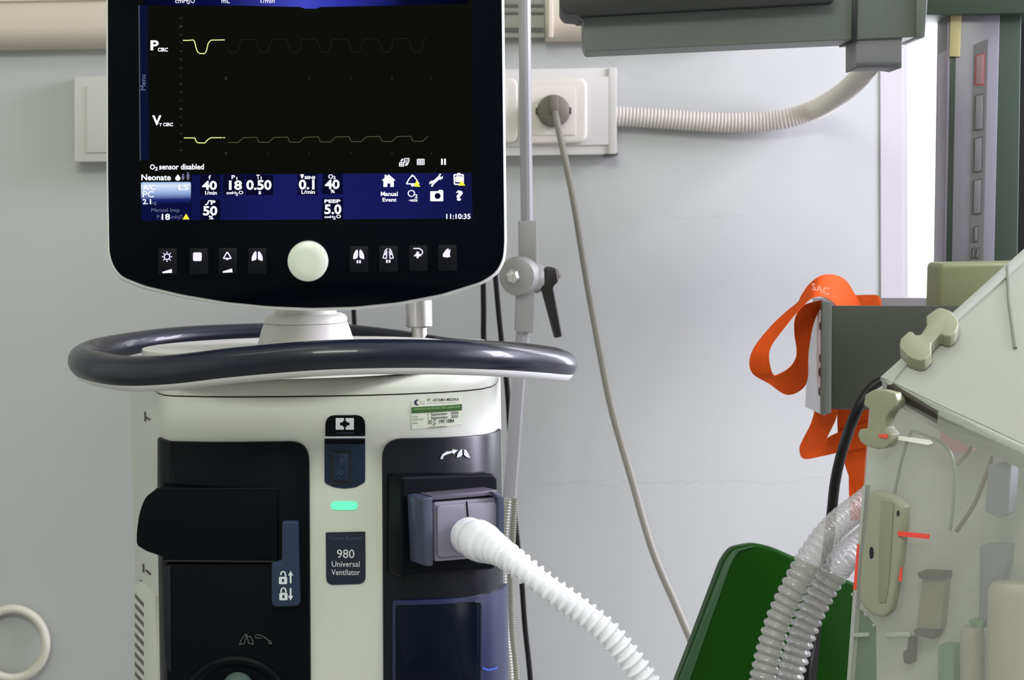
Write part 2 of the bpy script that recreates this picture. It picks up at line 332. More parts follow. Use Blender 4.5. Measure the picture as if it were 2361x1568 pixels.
# white socket panel
t = empty('socket_panel', P(800, 360, WY), 'long white wall socket panel behind the display holding a plugged grey cord', 'socket panel')
S = Pl(Vector((0, WY, P(800, 280, WY).z)), Vector((1, 0, 0)))
obj('back_box', solid(S, [(176, 178), (1421, 157), (1421, 356), (176, 374)], 0, .035, .0015, at=.02), M['panelw'], t)
obj('cover_plate', solid(S, [(200, 198), (1403, 176), (1403, 334), (200, 352)], .035, .038, .001), M['panelw'], t)
obj('cover_plate', solid(S, [(1403, 157), (1421, 157), (1421, 355), (1403, 355)], .035, .0375, .001), M['panelw'], t)
wm = mat('warm_white_socket', (202, 196, 188), .4)
for x0, x1 in ((1206, 1354), (1040, 1195)):
    fr = obj('socket_frame', solid(S, rp([(x0, 182), (x1, 179), (x1, 330), (x0, 333)], 24), .038, .045, .004, 3), wm, t)
    cx = (x0 + x1) / 2 - 6; obj('socket_insert', solid(S, rect(x0 + 14, 200, x1 - 26, 312, 6), .045, .0465, .001), wm, fr)
for bx in ((1403, 352, 1424, 358), (176, 371, 240, 376), (1180, 354, 1403, 358)):
    pass
obj('shadow_seam', solid(S, line([(1395, 357), (1410, 358), (1424, 354)], 6), .0, .0352, 0), mat('shadow_line_grey', (70, 68, 66), .8), t)  # shadow line under the panel's lower corner, modelled as a dark strip
# plug and grey cord
t = empty('power_plug', P(1276, 256, 2.69), 'round dark grey power plug in the wall socket with its cord sloping down', 'plug')
O = P(1276, 256, 2.705); bm = lathe(bmesh.new(), O, Vector((0, -1, 0)), [(.0215, 0), (.0215, .012), (.020, .018), (.014, .022), (.0, .022)]); 
obj('plug_body', bm, M['plug'], t)
bm = bmesh.new(); box(bm, O + Vector((0.0, -.024, .008)), (.0065, .006, .0125), .003); obj('grip_rib', bm, M['plug'], t)
for s in (-1, 1): bm = bmesh.new(); box(bm, O + Vector((s * .021, -.004, 0)), (.003, .004, .0045), .001); obj('earth_clip', bm, M['dark'], t)
obj('plug_rim', lathe(bmesh.new(), O + Vector((0, .003, 0)), Vector((0, -1, 0)), [(.0232, 0), (.0232, .004), (.021, .005), (0, .005)]), M['dark'], t)
obj('cord', tb([(1280, 262, 2.672), (1284, 280, 2.655), (1296, 335, 2.64), (1322, 460, 2.60), (1352, 640, 2.55), (1385, 820, 2.5), (1412, 950, 2.45), (1455, 1100, 2.4), (1505, 1270, 2.35), (1560, 1400, 2.3), (1602, 1500, 2.27), (1650, 1640, 2.24), (1740, 1900, 2.2)], .0044, 8), M['gcable'], t)
# flexible conduit
pts = resample(cr([P(*p) for p in [(1420, 268, 2.733), (1500, 272, 2.733), (1600, 279, 2.732), (1700, 283, 2.73), (1800, 276, 2.725), (1880, 252, 2.71), (1940, 217, 2.64), (1980, 180, 2.5), (2005, 150, 2.32), (2018, 132, 2.16), (2024, 122, 2.09)]], 20), .0012)
R = [(.0133 + .0011 * math.cos(i / 4 * 2 * math.pi)) * p.y / 2.73 for i, p in enumerate(pts)]
tag(obj('flexible_conduit', tube(bmesh.new(), pts, R, 18), M['conduit']), 'ivory ribbed flexible conduit curving along the wall from socket panel', 'conduit')
# hose loop hanging at lower left
t = tag(obj('hose_loop', tube(bmesh.new(), cr([P(28 + 78 * math.cos(a), 1484 + 80 * math.sin(a), 2.735 + (0.004 if a > 2 else 0)) for a in [2 * math.pi * k / 16 for k in range(16)]], 5, True), .0064, 12, True), mat('cream_hose', (200, 196, 182), .5)), 'cream hose loop hanging on the wall at the lower left corner', 'hose')
# ------------------------------------------------------------------ ventilator
V = empty('ventilator', (-0.18, 2.1, 0), 'ivory and navy hospital ventilator with lit touch display and round handle', 'ventilator')
plan_px = [(364, 1.985), (370, 1.955), (382, 1.936), (400, 1.926), (480, 1.912), (560, 1.905), (650, 1.901), (750, 1.90), (850, 1.901), (940, 1.908), (1020, 1.918), (1080, 1.932), (1115, 1.948), (1138, 1.972), (1147, 1.998)]
pl2 = [Vector((P(x, 1100, y).x, y)) for x, y in plan_px]
FS = Cv(pl2)
def zat(px, py): return FS.loc(px, py)[1]
def shell(bm, plan, z0, z1, bev=0, shrink=0.0):
    c = sum((p for p in plan), Vector((0, 0))) / len(plan); t = bmesh.new()
    q = [p - (p - c).normalized() * shrink for p in plan]
    f = t.faces.new([t.verts.new((p.x, p.y, z0)) for p in q]); r = bmesh.ops.extrude_face_region(t, geom=[f]); vs = [v for v in r['geom'] if isinstance(v, bmesh.types.BMVert)]
    bmesh.ops.translate(t, verts=vs, vec=(0, 0, z1 - z0)); vset = set(vs)
    if bev: bmesh.ops.bevel(t, geom=[e for e in t.edges if e.verts[0] in vset and e.verts[1] in vset], offset=bev, segments=5, profile=.5, affect='EDGES')
    bmesh.ops.recalc_face_normals(t, faces=t.faces[:]); merge(bm, t)
back = [Vector((pl2[-1].x + .004, 2.1)), Vector((pl2[-1].x - .01, 2.42)), Vector((P(308, 1200, 2.17).x + .02, 2.44)), Vector((P(308, 1200, 2.17).x + .004, 2.41)), Vector((P(308, 1200, 2.17).x, 2.17))]
plan = pl2 + back
zseam = zat(760, 913); zdark = zat(560, 1018)
# shell is built a hair behind the front face (n = -0.0)
upper = obj('upper_shell', (lambda b: (shell(b, plan, zdark - .02, zseam - .0008), b)[1])(bmesh.new()), M['shell'], V)
lid_z = zat(760, 872)
obj('top_lid', (lambda b: (shell(b, plan, zseam + .0006, lid_z, .012), b)[1])(bmesh.new()), M['shell'], V)
obj('lid_gap', (lambda b: (shell(b, plan, zseam - .001, zseam + .001, 0, .001), b)[1])(bmesh.new()), M['ink'], V)
obj('lower_body', (lambda b: (shell(b, plan, 0.16, zdark - .02), b)[1])(bmesh.new()), M['shell'], V)
bs = obj('base_cart', (lambda b: (shell(b, plan, 0.07, .16, 0, -.03), b)[1])(bmesh.new()), M['navy_soft'], V)
for sx, sy in ((-.38, 1.97), (-.05, 1.97), (-.40, 2.42), (-.05, 2.42)):
    b = lathe(bmesh.new(), Vector((sx - .012, sy, .035)), Vector((1, 0, 0)), [(.028, 0), (.035, .004), (.035, .02), (.028, .024)]); box(b, (sx, sy, .06), (.01, .014, .014), .002); obj('caster', b, M['black'], V)
FS2 = Cv(pl2 + [back[0]]); FS2.cuts = FS2.L[1:-1]
def wrap(poly, xe, n, d=0.09):
    return [((FS2.L[-1] - d) if x >= xe else FS.loc(x, y, n)[0], FS.loc(min(x, 1146), y, n)[1]) for x, y in poly]
def ext2(poly, n0, n1, bev, seg=2):
    b = bmesh.new(); ext(b, FS2, poly, n0, n1, bev, seg, None, True); return b
# left dark module
lp = obj('left_module', solid(FS, rp([(362, 1009), (384, 1018), (712, 1018), (717, 1780), (372, 1780)], [0, 8, 46, 0, 0], 8), -.004, .0045, .002, 2), M['navy_soft'], V)
sd = Pl(Vector((pl2[0].x, pl2[0].y, zdark)), Vector((plan[-1].x - pl2[0].x, plan[-1].y - pl2[0].y, 0)))
b = bmesh.new()
bp_ = rp([(364, 1125), (335, 1146), (321, 1182), (315, 1228), (315, 1257), (338, 1271), (376, 1284), (376, 1292), (640, 1293), (640, 1125)], [4, 12, 20, 12, 8, 4, 2, 2, 4, 4], 4)
BP = Pl(P(500, 1200, 1.893), Vector((1, .0, 0)))
ext(b, BP, bp_, -.16, 0.0, .006, 4); obj('filter_cover', b, M['navy_soft'], V)
obj('cover_groove', solid(BP, [(380, 1291), (646, 1293), (646, 1297), (380, 1295)], -.02, .0008), M['black'], V)
lm = obj('lower_left_module', solid(BP, rp([(378, 1299), (700, 1297), (703, 1780), (388, 1780)], 8), -.02, -.004, .004, 3), M['navy_soft'], V)
obj('module_edge', solid(BP, rp([(378, 1305), (393, 1305), (395, 1555), (386, 1540), (380, 1500)], 3), -.006, -.0025, .001), mat('navy_bevel', (12, 20, 30), .35, spec=.3), V)
lt = obj('latch_lever', solid(BP, rp([(650, 1203), (687, 1203), (692, 1398), (626, 1400), (626, 1298), (650, 1293)], [4, 5, 14, 14, 5, 4]), -.004, .006, .0015, 3), M['slate'], V)
b = bmesh.new(); n = .0066
def padlock(b, S, x, y, opened):
    ext(b, S, rect(x, y, x + 19, y + 17, 3), n - .0003, n)
    sh = [(x + 4, y + 1), (x + 4, y - 6), (x + 7, y - 11), (x + 12, y - 11), (x + 15, y - 6), (x + 15, y + 1)]
    if opened: sh = sh[1:] if False else [(x + 4, y - 4), (x + 6, y - 11), (x + 12, y - 12), (x + 15, y - 7), (x + 15, y + 1)]
    lines(b, S, sh, 3.4, n)
padlock(b, BP, 643, 1330, True); padlock(b, BP, 644, 1367, False)
ext(b, BP, [(668, 1345), (672, 1345), (672, 1327), (676, 1327), (670, 1316), (664, 1327), (668, 1327)], n - .0003, n)
ext(b, BP, [(668, 1356), (672, 1356), (672, 1374), (676, 1374), (670, 1385), (664, 1374), (668, 1374)], n - .0003, n)
obj('lock_symbols', b, M['white_ink'], lt)
obj('keyhole', flat(BP, [rect(650, 1335, 655, 1342, 1), rect(651, 1372, 656, 1379, 1)], .0069), M['slate'], lt)
b = bmesh.new(); n = -.003
for pts in ([(552, 1486), (556, 1476), (562, 1467), (567, 1462), (567, 1470)], [(567, 1470), (563, 1484), (552, 1486)], [(569, 1462), (570, 1468), (573, 1483), (584, 1486)], [(570, 1468), (577, 1467), (583, 1478), (584, 1486)], [(588, 1466), (594, 1463), (606, 1467), (616, 1474), (622, 1479)], [(588, 1468), (591, 1471), (602, 1471)], [(619, 1480), (623, 1477), (627, 1484), (621, 1485), (619, 1480)]): lines(b, BP, pts, 1.3, n)
obj('lung_symbol', b, M['grey_ink'], V)
b = bmesh.new(); O = P(545, 1592, 1.885); lathe(b, O, Vector((0, -1, 0)), [(.015, -.03), (.015, .0), (.012, .008), (.0, .011)]); obj('inlet_port', b, mat('grey_green_port', (84, 104, 96), .4), V)
b = bmesh.new(); O = P(545, 1640, 1.899); tube(b, [O + Vector((.050 * math.cos(a), 0, .050 * math.sin(a))) for a in [2 * math.pi * k / 40 for k in range(40)]], .006, 10, True); obj('port_ring', b, M['navy_soft'], V)
# side wall: louvres, marks
SD = Pl(Vector((plan[-1].x, plan[-1].y, 1)), Vector((pl2[0].x - back[4].x, pl2[0].y - back[4].y, 0)))
obj('louvre_panel', solid(SD, [(306, 1352), (322, 1342), (357, 1374), (362, 1900), (312, 1900)], -.001, .004, .001, at=.004), M['shell'], V)
for i in range(9):
    y = 1384 + i * 22.5
    obj('louvre_slot', solid(SD, [(311, y - 16), (331, y + 7), (331, y + 17), (311, y - 6)], .0035, .0043, at=0.0043), mat('louvre_shadow', (92, 94, 84), .8), V)
obj('side_mark', flat(SD, [line([(333, 949), (334, 972)], 2), line([(335, 962), (345, 968)], 2.5)], .0012), M['ink'], V)
obj('side_mark', flat(SD, [line([(329, 1300), (330, 1320)], 2), line([(335, 1314), (346, 1325)], 3)], .0012), M['ink'], V)
obj('side_seam', flat(SD, [line([(320, 1336), (356, 1369)], 1.6)], .0012), M['grey_ink'], V)
# right dark module
obj('right_module', ext2(wrap(rp([(881, 1014), (1146, 998), (1156, 1780), (885, 1780)], [46, 0, 0, 0], 8), 1145, .004), -.003, .004, .0018, 2), M['navy'], V)
RP = Pl(P(1000, 1200, 1.90), P(1148, 1200, 1.945) - P(960, 1200, 1.90))
obj('outlet_housing', solid(RP, rp([(925, 1098), (1148, 1092), (1150, 1312), (925, 1335)], [10, 18, 22, 10]), -.05, .008, .004, 4), M['navy_soft'], V)
obj('blue_cover', ext2(wrap(rp([(905, 1386), (1152, 1368), (1160, 1800), (905, 1800)], [6, 3, 0, 0]), 1145, .008, .094), -.01, .008, .003, 3), M['blue'], V)
obj('cover_window', solid(FS, rp([(912, 1396), (1112, 1386), (1108, 1700), (912, 1700)], [8, 14, 0, 0]), .007, .0088, .001), mat('navy_tinted_window', (2, 8, 24), .15, spec=.2), V)
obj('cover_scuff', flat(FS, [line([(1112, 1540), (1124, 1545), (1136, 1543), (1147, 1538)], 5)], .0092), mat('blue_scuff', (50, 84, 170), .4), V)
b = bmesh.new(); n = .0052
for p in ([(1015, 1058), (1020, 1047), (1030, 1041), (1043, 1040), (1043, 1036), (1056, 1038), (1046, 1047), (1043, 1044), (1030, 1048), (1023, 1052), (1021, 1059)], [(1053, 1055), (1056, 1045), (1061, 1038), (1066, 1036), (1066, 1049), (1062, 1053)], [(1070, 1036), (1075, 1038), (1080, 1046), (1084, 1056), (1076, 1054), (1070, 1049)]): ext(b, FS, p, n - .0003, n)
obj('breath_symbol', b, M['white_ink'], V)
# outlet block
b = solid(RP, rp([(1000, 1157), (1146, 1146), (1148, 1284), (1003, 1296)], 8), .004, .032, .003, 3); blk = obj('outlet_block', b, M['block'], V)
obj('block_plate', solid(RP, rp([(1008, 1166), (1146, 1157), (1146, 1274), (1010, 1286)], 10), .032, .035, .001), M['block'], blk)
obj('seam', solid(RP, line([(1076, 1156), (1080, 1200)], 3), .035, .0356), M['navy_soft'], blk)
obj('top_strip', solid(RP, [(996, 1144), (1146, 1130), (1150, 1141), (998, 1154)], .0, .034, .001), mat('violet_grey_strip', (84, 78, 94), .35, coat=.3), blk)
obj('side_bracket', solid(RP, rp([(975, 1150), (998, 1146), (999, 1305), (982, 1306)], 4), .0, .04, .002), M['blocks'], blk)
obj('side_bracket', solid(RP, rp([(1136, 1134), (1156, 1142), (1162, 1148), (1162, 1232), (1150, 1232), (1150, 1152)], 3), .0, .04, .001), M['blocks'], blk)
# centre badge, switch, lamp and name plate
n = .0012
obj('badge', solid(FS, rp([(750, 958), (842, 957), (842, 1005), (750, 1006)], [26, 26, 0, 0]), 0, .0012), M['navy_soft'], V)
cx = [(774, 964), (793, 964), (793, 971), (790, 971), (790, 974), (784, 974), (784, 981), (790, 981), (790, 984), (793, 984), (793, 991), (774, 991)]
obj('badge_emblem', flat(FS, [cx, [(1590 - x, y) for x, y in cx][::-1]], .0018), M['white_ink'], V)
b = bmesh.new(); text(b, FS, 'COVIDIEN', 774, 996, 816, 1001, .0018); obj('badge_lettering', b, M['dim_ink'], V)
obj('badge_line', flat(FS, [rect(748, 1007, 842, 1010)], .0016), M['white_ink'], V)
b = solid(FS, rp([(748, 1012), (842, 1011), (842, 1112), (820, 1124), (795, 1127), (770, 1124), (748, 1114)], [0, 0, 6, 6, 6, 6, 6]), -.002, .001, .0005); sw = obj('switch_recess', b, M['slate_dark'], V)
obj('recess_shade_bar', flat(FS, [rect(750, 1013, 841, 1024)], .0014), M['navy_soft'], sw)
obj('switch_surround', solid(FS, rect(762, 1040, 808, 1117, 3), .001, .002), M['black'], sw)
obj('rocker', solid(FS, rect(767, 1045, 804, 1110, 3), .001, .005, .001), M['slate_dark'], sw)
b = bmesh.new(); lines(b, FS, [(786, 1056), (786, 1068)], 1.5, .0054); lines(b, FS, circ(786, 1089, 5, 10) + [circ(786, 1089, 5, 10)[0]], 1.4, .0054); obj('rocker_marks', b, M['dim_ink'], sw)
b = solid(FS, rect(763, 1157, 824, 1176, 9.4), 0, .0015, .0005); obj('status_lamp', b, M['led'], V)
npm = obj('name_plate', solid(FS, rp([(751, 1228), (842, 1226), (843, 1346), (752, 1349)], [2, 2, 18, 18]), 0, .0012), mat('navy_plate', (14, 24, 44), .4), V)
b = bmesh.new(); text(b, FS, '980', 777, 1267, 817, 1287, .0018, .0); text(b, FS, 'Universal', 765, 1294, 829, 1307, .0018); text(b, FS, 'Ventilator', 764, 1313, 830, 1326, .0018); obj('plate_lettering', b, M['white_ink'], npm)
b = bmesh.new(); text(b, FS, 'Puritan Bennett', 758, 1236, 836, 1245, .0018); obj('maker_lettering', b, M['dim_ink'], npm)
# service sticker
SK = FS; sl = -.062
st = obj('service_sticker', solid(SK, [(949, 923), (1066, 915), (1067, 979), (950, 990)], 0, .0006), mat('sticker_paper', (208, 212, 196), .6), V)
obj('green_bar', flat(SK, [[(949, 939), (1065, 932), (1065, 946), (949, 953)]], .0012), mat('sticker_green', (42, 84, 26), .6), st)
b = bmesh.new(); nn = .0012
text(b, SK, 'PT. ASTAMA MEDIKA', 985, 919.5, 1058, 926, nn, .01, sl * .5)
text(b, SK, 'CAL', 952, 959, 964, 963.5, nn, 0, sl); text(b, SK, 'DUE DATE', 952, 966, 976, 970, nn, 0, sl); text(b, SK, 'S/N', 952, 974, 962, 978, nn, 0, sl)
text(b, SK, '(LULUS KALIBRASI)', 988, 984, 1030, 989, nn, 0, sl)
for s_, a, y0, c, y1 in (('1  September   2020', 986, 953, 1057, 961), ('1  September   2021', 986, 961, 1057, 969), ('35 C  190 1084', 987, 969, 1047, 978)): text(b, SK, s_, a, y0, c, y1, nn, .012, sl)
for lp_ in ([(997, 980), (1004, 979)],): lines(b, SK, lp_, 1.2, nn)
obj('sticker_writing', b, M['ink'], st)
b = bmesh.new(); text(b, SK, 'Calibration and Repair Department', 985, 928.5, 1052, 932, nn, 0, sl * .5); text(b, SK, 'ASTAMA', 968, 924, 980, 927, nn); text(b, SK, 'MEDIKA', 968, 929, 980, 932, nn); obj('small_print', b, M['grey_ink'], st)
b = bmesh.new(); ext(b, SK, [(967, 922), (962, 921), (956, 924), (955, 929), (957, 933), (962, 935), (966, 933), (962, 932), (960, 928), (962, 924)], nn - .0003, nn); obj('sticker_emblem', b, mat('navy_ink', (24, 28, 60), .6), st)
b = bmesh.new(); text(b, SK, 'PREVENTIVE MAINTENANCE AND CALIBRATION', 954, 941.5, 1060, 946.5, .0015, 0, sl); obj('bar_lettering', b, mat('pale_green_ink', (150, 178, 130), .6), st)
# ---- handle ring
hp = [(1300, 842, 1.95, 30), (1240, 835, 1.885, 33), (1120, 824, 1.82, 36), (950, 819, 1.785, 37), (750, 822, 1.77, 38), (550, 838, 1.785, 38), (400, 855, 1.81, 38), (290, 858, 1.84, 38), (215, 845, 1.89, 37), (192, 830, 1.95, 35), (225, 812, 2.01, 32), (310, 793, 2.07, 28), (430, 776, 2.12, 24), (600, 765, 2.16, 20), (750, 764, 2.18, 20), (900, 775, 2.17, 17), (1050, 798, 2.13, 18), (1180, 812, 2.07, 24), (1275, 828, 2.01, 28)]
pts = cr([P(x, y, Y) for x, y, Y, r in hp], 8, True)
rr = [v.x for v in cr([Vector((r * Y / F, 0, 0)) for x, y, Y, r in hp], 8, True)]
hr = obj('handle_ring', tube(bmesh.new(), pts, rr, 24, True, up=Vector((0, 0, 1))), M['handle'], V)
obj('underside_trim', tube(bmesh.new(), [p - Vector((0, 0, .0072)) for p in pts], [r * .70 for r in rr], 20, True, up=Vector((0, 0, 1))), M['rim'], hr)
# deck under the ring carrying the neck
O = P(705, 852, 1.97)
b = bmesh.new(); t2 = bmesh.new()
for k in range(40):
    a = 2 * math.pi * k / 40; t2.verts.new((O.x - .01 + .155 * math.cos(a), 1.995 + .13 * math.sin(a), O.z))
f = t2.faces.new(t2.verts[:]); r = bmesh.ops.extrude_face_region(t2, geom=[f]); bmesh.ops.translate(t2, verts=[v for v in r['geom'] if isinstance(v, bmesh.types.BMVert)], vec=(0, 0, P(705, 800, 1.97).z - O.z)); bmesh.ops.recalc_face_normals(t2, faces=t2.faces[:]); merge(b, t2)
obj('handle_deck', b, M['neck'], V)
O = P(706, 800, 1.99); k = 1.99 / F
nk = obj('neck', lathe(bmesh.new(), O, Vector((0, 0, 1)), [(114 * k, 0), (101 * k, 44 * k), (96 * k, 56 * k)], 48), M['neck'], V)
obj('neck_cap', lathe(bmesh.new(), O + Vector((0, 0, 57 * k)), Vector((0, 0, 1)), [(95 * k, 0), (96 * k, 8 * k), (92 * k, 16 * k), (84 * k, 20 * k), (72 * k, 21 * k), (71 * k, 60 * k)], 48), M['neck'], nk)
obj('neck_seam', lathe(bmesh.new(), O + Vector((0, 0, 56 * k)), Vector((0, 0, 1)), [(95 * k, -1 * k), (95 * k, 1.5 * k)], 48), M['ink'], nk)
# ---- display head
DP = Pl(P(706, 300, 1.88), P(1165, 300, 1.895) - P(245, 300, 1.875), Vector((-.0, -.03, 1)))
OUT = [(243, -330), (1160, -330), (1166, 300), (1169, 560), (1166, 600), (1150, 632), (1115, 656), (1020, 686), (920, 704), (820, 715), (720, 718), (620, 714), (520, 704), (420, 688), (330, 667), (275, 645), (255, 618), (247, 585), (244, 400)]
GL = [(248, -325), (1153, -325), (1160, 300), (1163, 560), (1160, 596), (1144, 627), (1111, 649), (1018, 678), (918, 697), (820, 707), (720, 710), (620, 706), (520, 696), (420, 679), (332, 658), (280, 637), (261, 613), (252, 583), (249, 400)]
dh = obj('display_head', solid(DP, rp(OUT, 14, 3), -.045, 0, .003, 3), M['rim'], V)
obj('display_back', solid(DP, rp([(290, -280), (1120, -280), (1120, 560), (980, 650), (430, 650), (290, 560)], 40), -.085, -.045, .01, 3, at=-.045), M['shell'], V)
obj('front_glass', solid(DP, rp(GL, 14, 3), 0, .0015, .0005), M['glass'], dh)
obj('screen_panel', flat(DP, [[(318, -250), (1086, -250), (1091, 507), (322, 511)]], .0019), M['scr'], dh)
n1 = .0023
zA, zB = DP.pos(*DP.loc(380, 420), 0).z, DP.pos(*DP.loc(380, 470), 0).z
Vz = ORG['ventilator'].z; Vx = ORG['ventilator'].x
obj('mode_button', flat(DP, [rect(325, 420, 440, 509, 4, -.005)], .0028), emis_grad('mode_button_glow', 2, [(0, (12, 16, 60)), (.2, (30, 42, 110)), (.5, (150, 175, 225)), (.85, (215, 230, 250)), (1, (150, 185, 230))], zB - Vz, zA - Vz), dh)
xA, xB = DP.pos(*DP.loc(330, 450), 0).x - Vx, DP.pos(*DP.loc(1090, 450), 0).x - Vx
band = emis_grad('settings_band_glow', 0, [(0, (10, 12, 50)), (.4, (24, 28, 92)), (.8, (22, 26, 86)), (1, (20, 22, 66))], xA, xB)
obj('settings_band', flat(DP, [[(441, 403), (1087, 398), (1090, 504), (441, 508)]], n1), band, dh)
obj('top_band', flat(DP, [[(330, -250), (1080, -250), (1080, 8), (940, 12), (740, 16), (728, 20), (705, 20), (690, 16), (560, 13), (330, 12)]], n1), emis_grad('top_band_glow', 0, [(0, (4, 6, 24)), (.25, (12, 14, 70)), (.5, (66, 74, 190)), (.62, (44, 50, 160)), (.8, (8, 10, 44)), (1, (3, 4, 12))], xA, xB), dh)
obj('menu_tab', flat(DP, [[(322, 12), (341, 12), (343, 370), (324, 370)]], n1), M['tab'], dh)
obj('tab_line', flat(DP, [[(319, 12), (322, 12), (325, 370), (322, 370)]], n1), M['line'], dh)
for q in (rect(462, 403, 508, 450, 3), rect(514, 403, 564, 450, 3), rect(567, 403, 630, 450, 3), rect(462, 460, 508, 508, 3), rect(686, 400, 731, 450, 3), rect(743, 400, 790, 448, 3), rect(743, 457, 791, 506, 3)): obj('value_tile', flat(DP, [q], .0026), M['tile'], dh)
b = bmesh.new(); n = .0034
def E(p, k=0): ext(b, DP, p, n + k - .0003, n + k)
def fl(name, m='txt'):
    global b
    obj(name, b, M[m], dh); b = bmesh.new()
def T(s, x0, y0, x1, y1, bold=.02, **k): text(b, DP, s, x0, y0, x1, y1, n, bold, **k)
T('cmH', 404, -4, 432, 7, 0); T('2', 432, 1, 438, 9, 0); T('O', 439, -4, 449, 7, 0); fl('unit_lettering'); T('mL', 511, -4, 530, 7, 0); fl('unit_lettering'); T('1/min', 601, -4, 633, 7, 0); fl('unit_lettering')
T('P', 347, 93, 366, 116, .03); T('CIRC', 364, 110, 387, 119, .03); fl('graph_name'); T('V', 351, 266, 372, 289, .03); T('T', 367, 284, 373, 291); T('CIRC', 376, 283, 399, 291, .03); fl('graph_name')
T('O', 346, 379, 357, 391); T('2', 357, 385, 364, 393); T('sensor disabled', 367, 378, 470, 391); fl('status_message'); T('Neonate', 326, 402, 394, 416); fl('patient_type')
T('2.1', 329, 459, 348, 471); fl('weight_value'); T('PC', 329, 441, 355, 455, .0); T('A/C', 330, 426, 358, 438, 0); fl('mode_lettering'); T('LS', 412, 426, 434, 438, 0); fl('mode_lettering'); T('18', 373, 493, 392, 507); fl('mode_value')
T('f', 481, 404, 486, 414); T('40', 466, 417, 500, 438, .03); T('1/min', 473, 440, 500, 449); fl('setting_readout')
T('P', 534, 404, 542, 413); T('I', 545, 408, 547, 415); T('18', 528, 416, 558, 438, .03); T('cmH', 522, 441, 543, 448); T('2', 543, 444, 549, 451); T('O', 550, 440, 561, 448); fl('setting_readout')
T('T', 591, 403, 599, 413); T('I', 601, 407, 603, 414); T('0.50', 568, 415, 626, 438, .03); T('s', 596, 441, 602, 448); fl('setting_readout')
T('0.1', 689, 414, 725, 437, .03); E([(692, 402), (701, 402), (698, 411), (695, 411)]); T('SENS', 702, 406, 727, 413, .03); T('L/min', 695, 438, 726, 447); fl('setting_readout')
T('O', 757, 402, 768, 412); T('2', 768, 406, 774, 413); T('40', 749, 414, 783, 436, .03); T('%', 762, 437, 772, 445); fl('setting_readout')
T('50', 468, 475, 501, 497, .03); T('%', 481, 497, 492, 506); T('P', 486, 462, 497, 472, .03); lines(b, DP, [(473, 472), (478, 471), (481, 463), (487, 463)], 2.5, n); fl('setting_readout')
T('PEEP', 748, 460, 785, 468, .03); T('5.0', 748, 471, 787, 494, .03); T('cmH', 748, 497, 768, 503); T('2', 768, 499, 774, 506); T('O', 775, 495, 786, 503); fl('setting_readout')
T('Manual', 878, 442, 917, 452); T('Event', 882, 456, 914, 465); fl('menu_lettering'); T('O', 940, 438, 957, 454, .0); T('2', 956, 448, 963, 457); T('<60%', 943, 459, 963, 465); fl('oxygen_icon'); T('?', 1051, 439, 1067, 463, .04); fl('help_icon'); T('11:10:35', 1029, 493, 1085, 505); fl('clock_readout')
b = bmesh.new(); T('Menu', 324, 172, 336, 208, 0, vert=True); fl('menu_lettering', 'dimtxt'); T('kg', 349, 463, 361, 473, 0); fl('unit_lettering', 'dimtxt'); T('Manual Insp', 349, 480, 414, 491, 0); fl('manual_button_lettering', 'dimtxt'); T('P', 362, 496, 368, 504, 0); T('I', 370, 500, 371, 505, 0); T('cmH', 394, 496, 410, 504, 0); T('2', 410, 500, 414, 506, 0); T('O', 414, 495, 421, 504, 0); fl('unit_lettering', 'dimtxt')
for x, h in ((422, 15), (433.5, 19)):
    ext(b, DP, circ(x, 416 - h + 2, 2.3, 10), n - .0003, n); ext(b, DP, [(x - 3.5, 416 - h + 5), (x + 3.5, 416 - h + 5), (x + 3, 410), (x + 2, 415), (x - 2, 415), (x - 3, 410)], n - .0003, n); fl('person_icon', 'dimtxt')
# icons on the screen
b = bmesh.new()
E([(410, 402), (416, 410), (415, 415), (410, 417), (405, 415), (404, 410)]); fl('infant_icon')
E([(896, 402), (912, 416), (908, 417), (908, 431), (900, 431), (900, 423), (893, 423), (893, 431), (884, 431), (884, 417), (880, 416), (887, 410), (887, 403), (891, 403), (891, 407)]); fl('home_icon')
lines(b, DP, [(937, 424), (943, 413), (949, 406), (954, 406), (960, 414), (966, 424), (937, 424)], 2.6, n); E(circ(951, 427, 3.5, 10)); E(circ(951, 405, 2.5, 8)); fl('alarm_icon')
E(line([(996, 424), (1015, 407)], 7)); E([(1010, 407), (1013, 401), (1018, 401), (1014, 406), (1018, 409), (1021, 405), (1021, 411), (1015, 415), (1010, 412)]); E([(1001, 424), (998, 430), (993, 430), (996, 425), (993, 422), (990, 426), (990, 420), (996, 416), (1001, 419)]); fl('wrench_icon')
lines(b, DP, [(1047, 403), (1068, 403), (1068, 425), (1048, 425), (1047, 403)], 3, n); E(rect(1050, 406, 1066, 420, 4)); E(rect(1054, 399, 1062, 404)); fl('clipboard_icon')
E(rp([(992, 441), (1010, 441), (1012, 438), (1020, 438), (1022, 441), (1022, 464), (992, 464)], 2)); fl('camera_icon')
lines(b, DP, [(932, 366), (943, 365), (943, 373), (932, 374), (932, 366)], 1.8, n); lines(b, DP, [(921, 375), (931, 375), (931, 383), (921, 383), (921, 375)], 1.8, n); lines(b, DP, [(921, 379), (931, 379)], 1.5, n); lines(b, DP, [(926, 375), (926, 383)], 1.3, n); E([(923, 371), (927, 366), (930, 366), (928, 371), (925, 373)]); E([(935, 377), (943, 375), (938, 382), (934, 382)]); lines(b, DP, [(934, 370), (941, 369)], 1.4, n); fl('layout_icon')
for i in range(5): lines(b, DP, [(962 + i * 4, 367), (962 + i * 4, 380)], 1.5, n)
for i in range(4): lines(b, DP, [(962, 367 + i * 4.2), (978, 367 + i * 4.2)], 1.5, n)
fl('grid_icon')
E(rect(1017, 366, 1021, 380)); E(rect(1024, 366, 1028, 380)); fl('pause_icon')
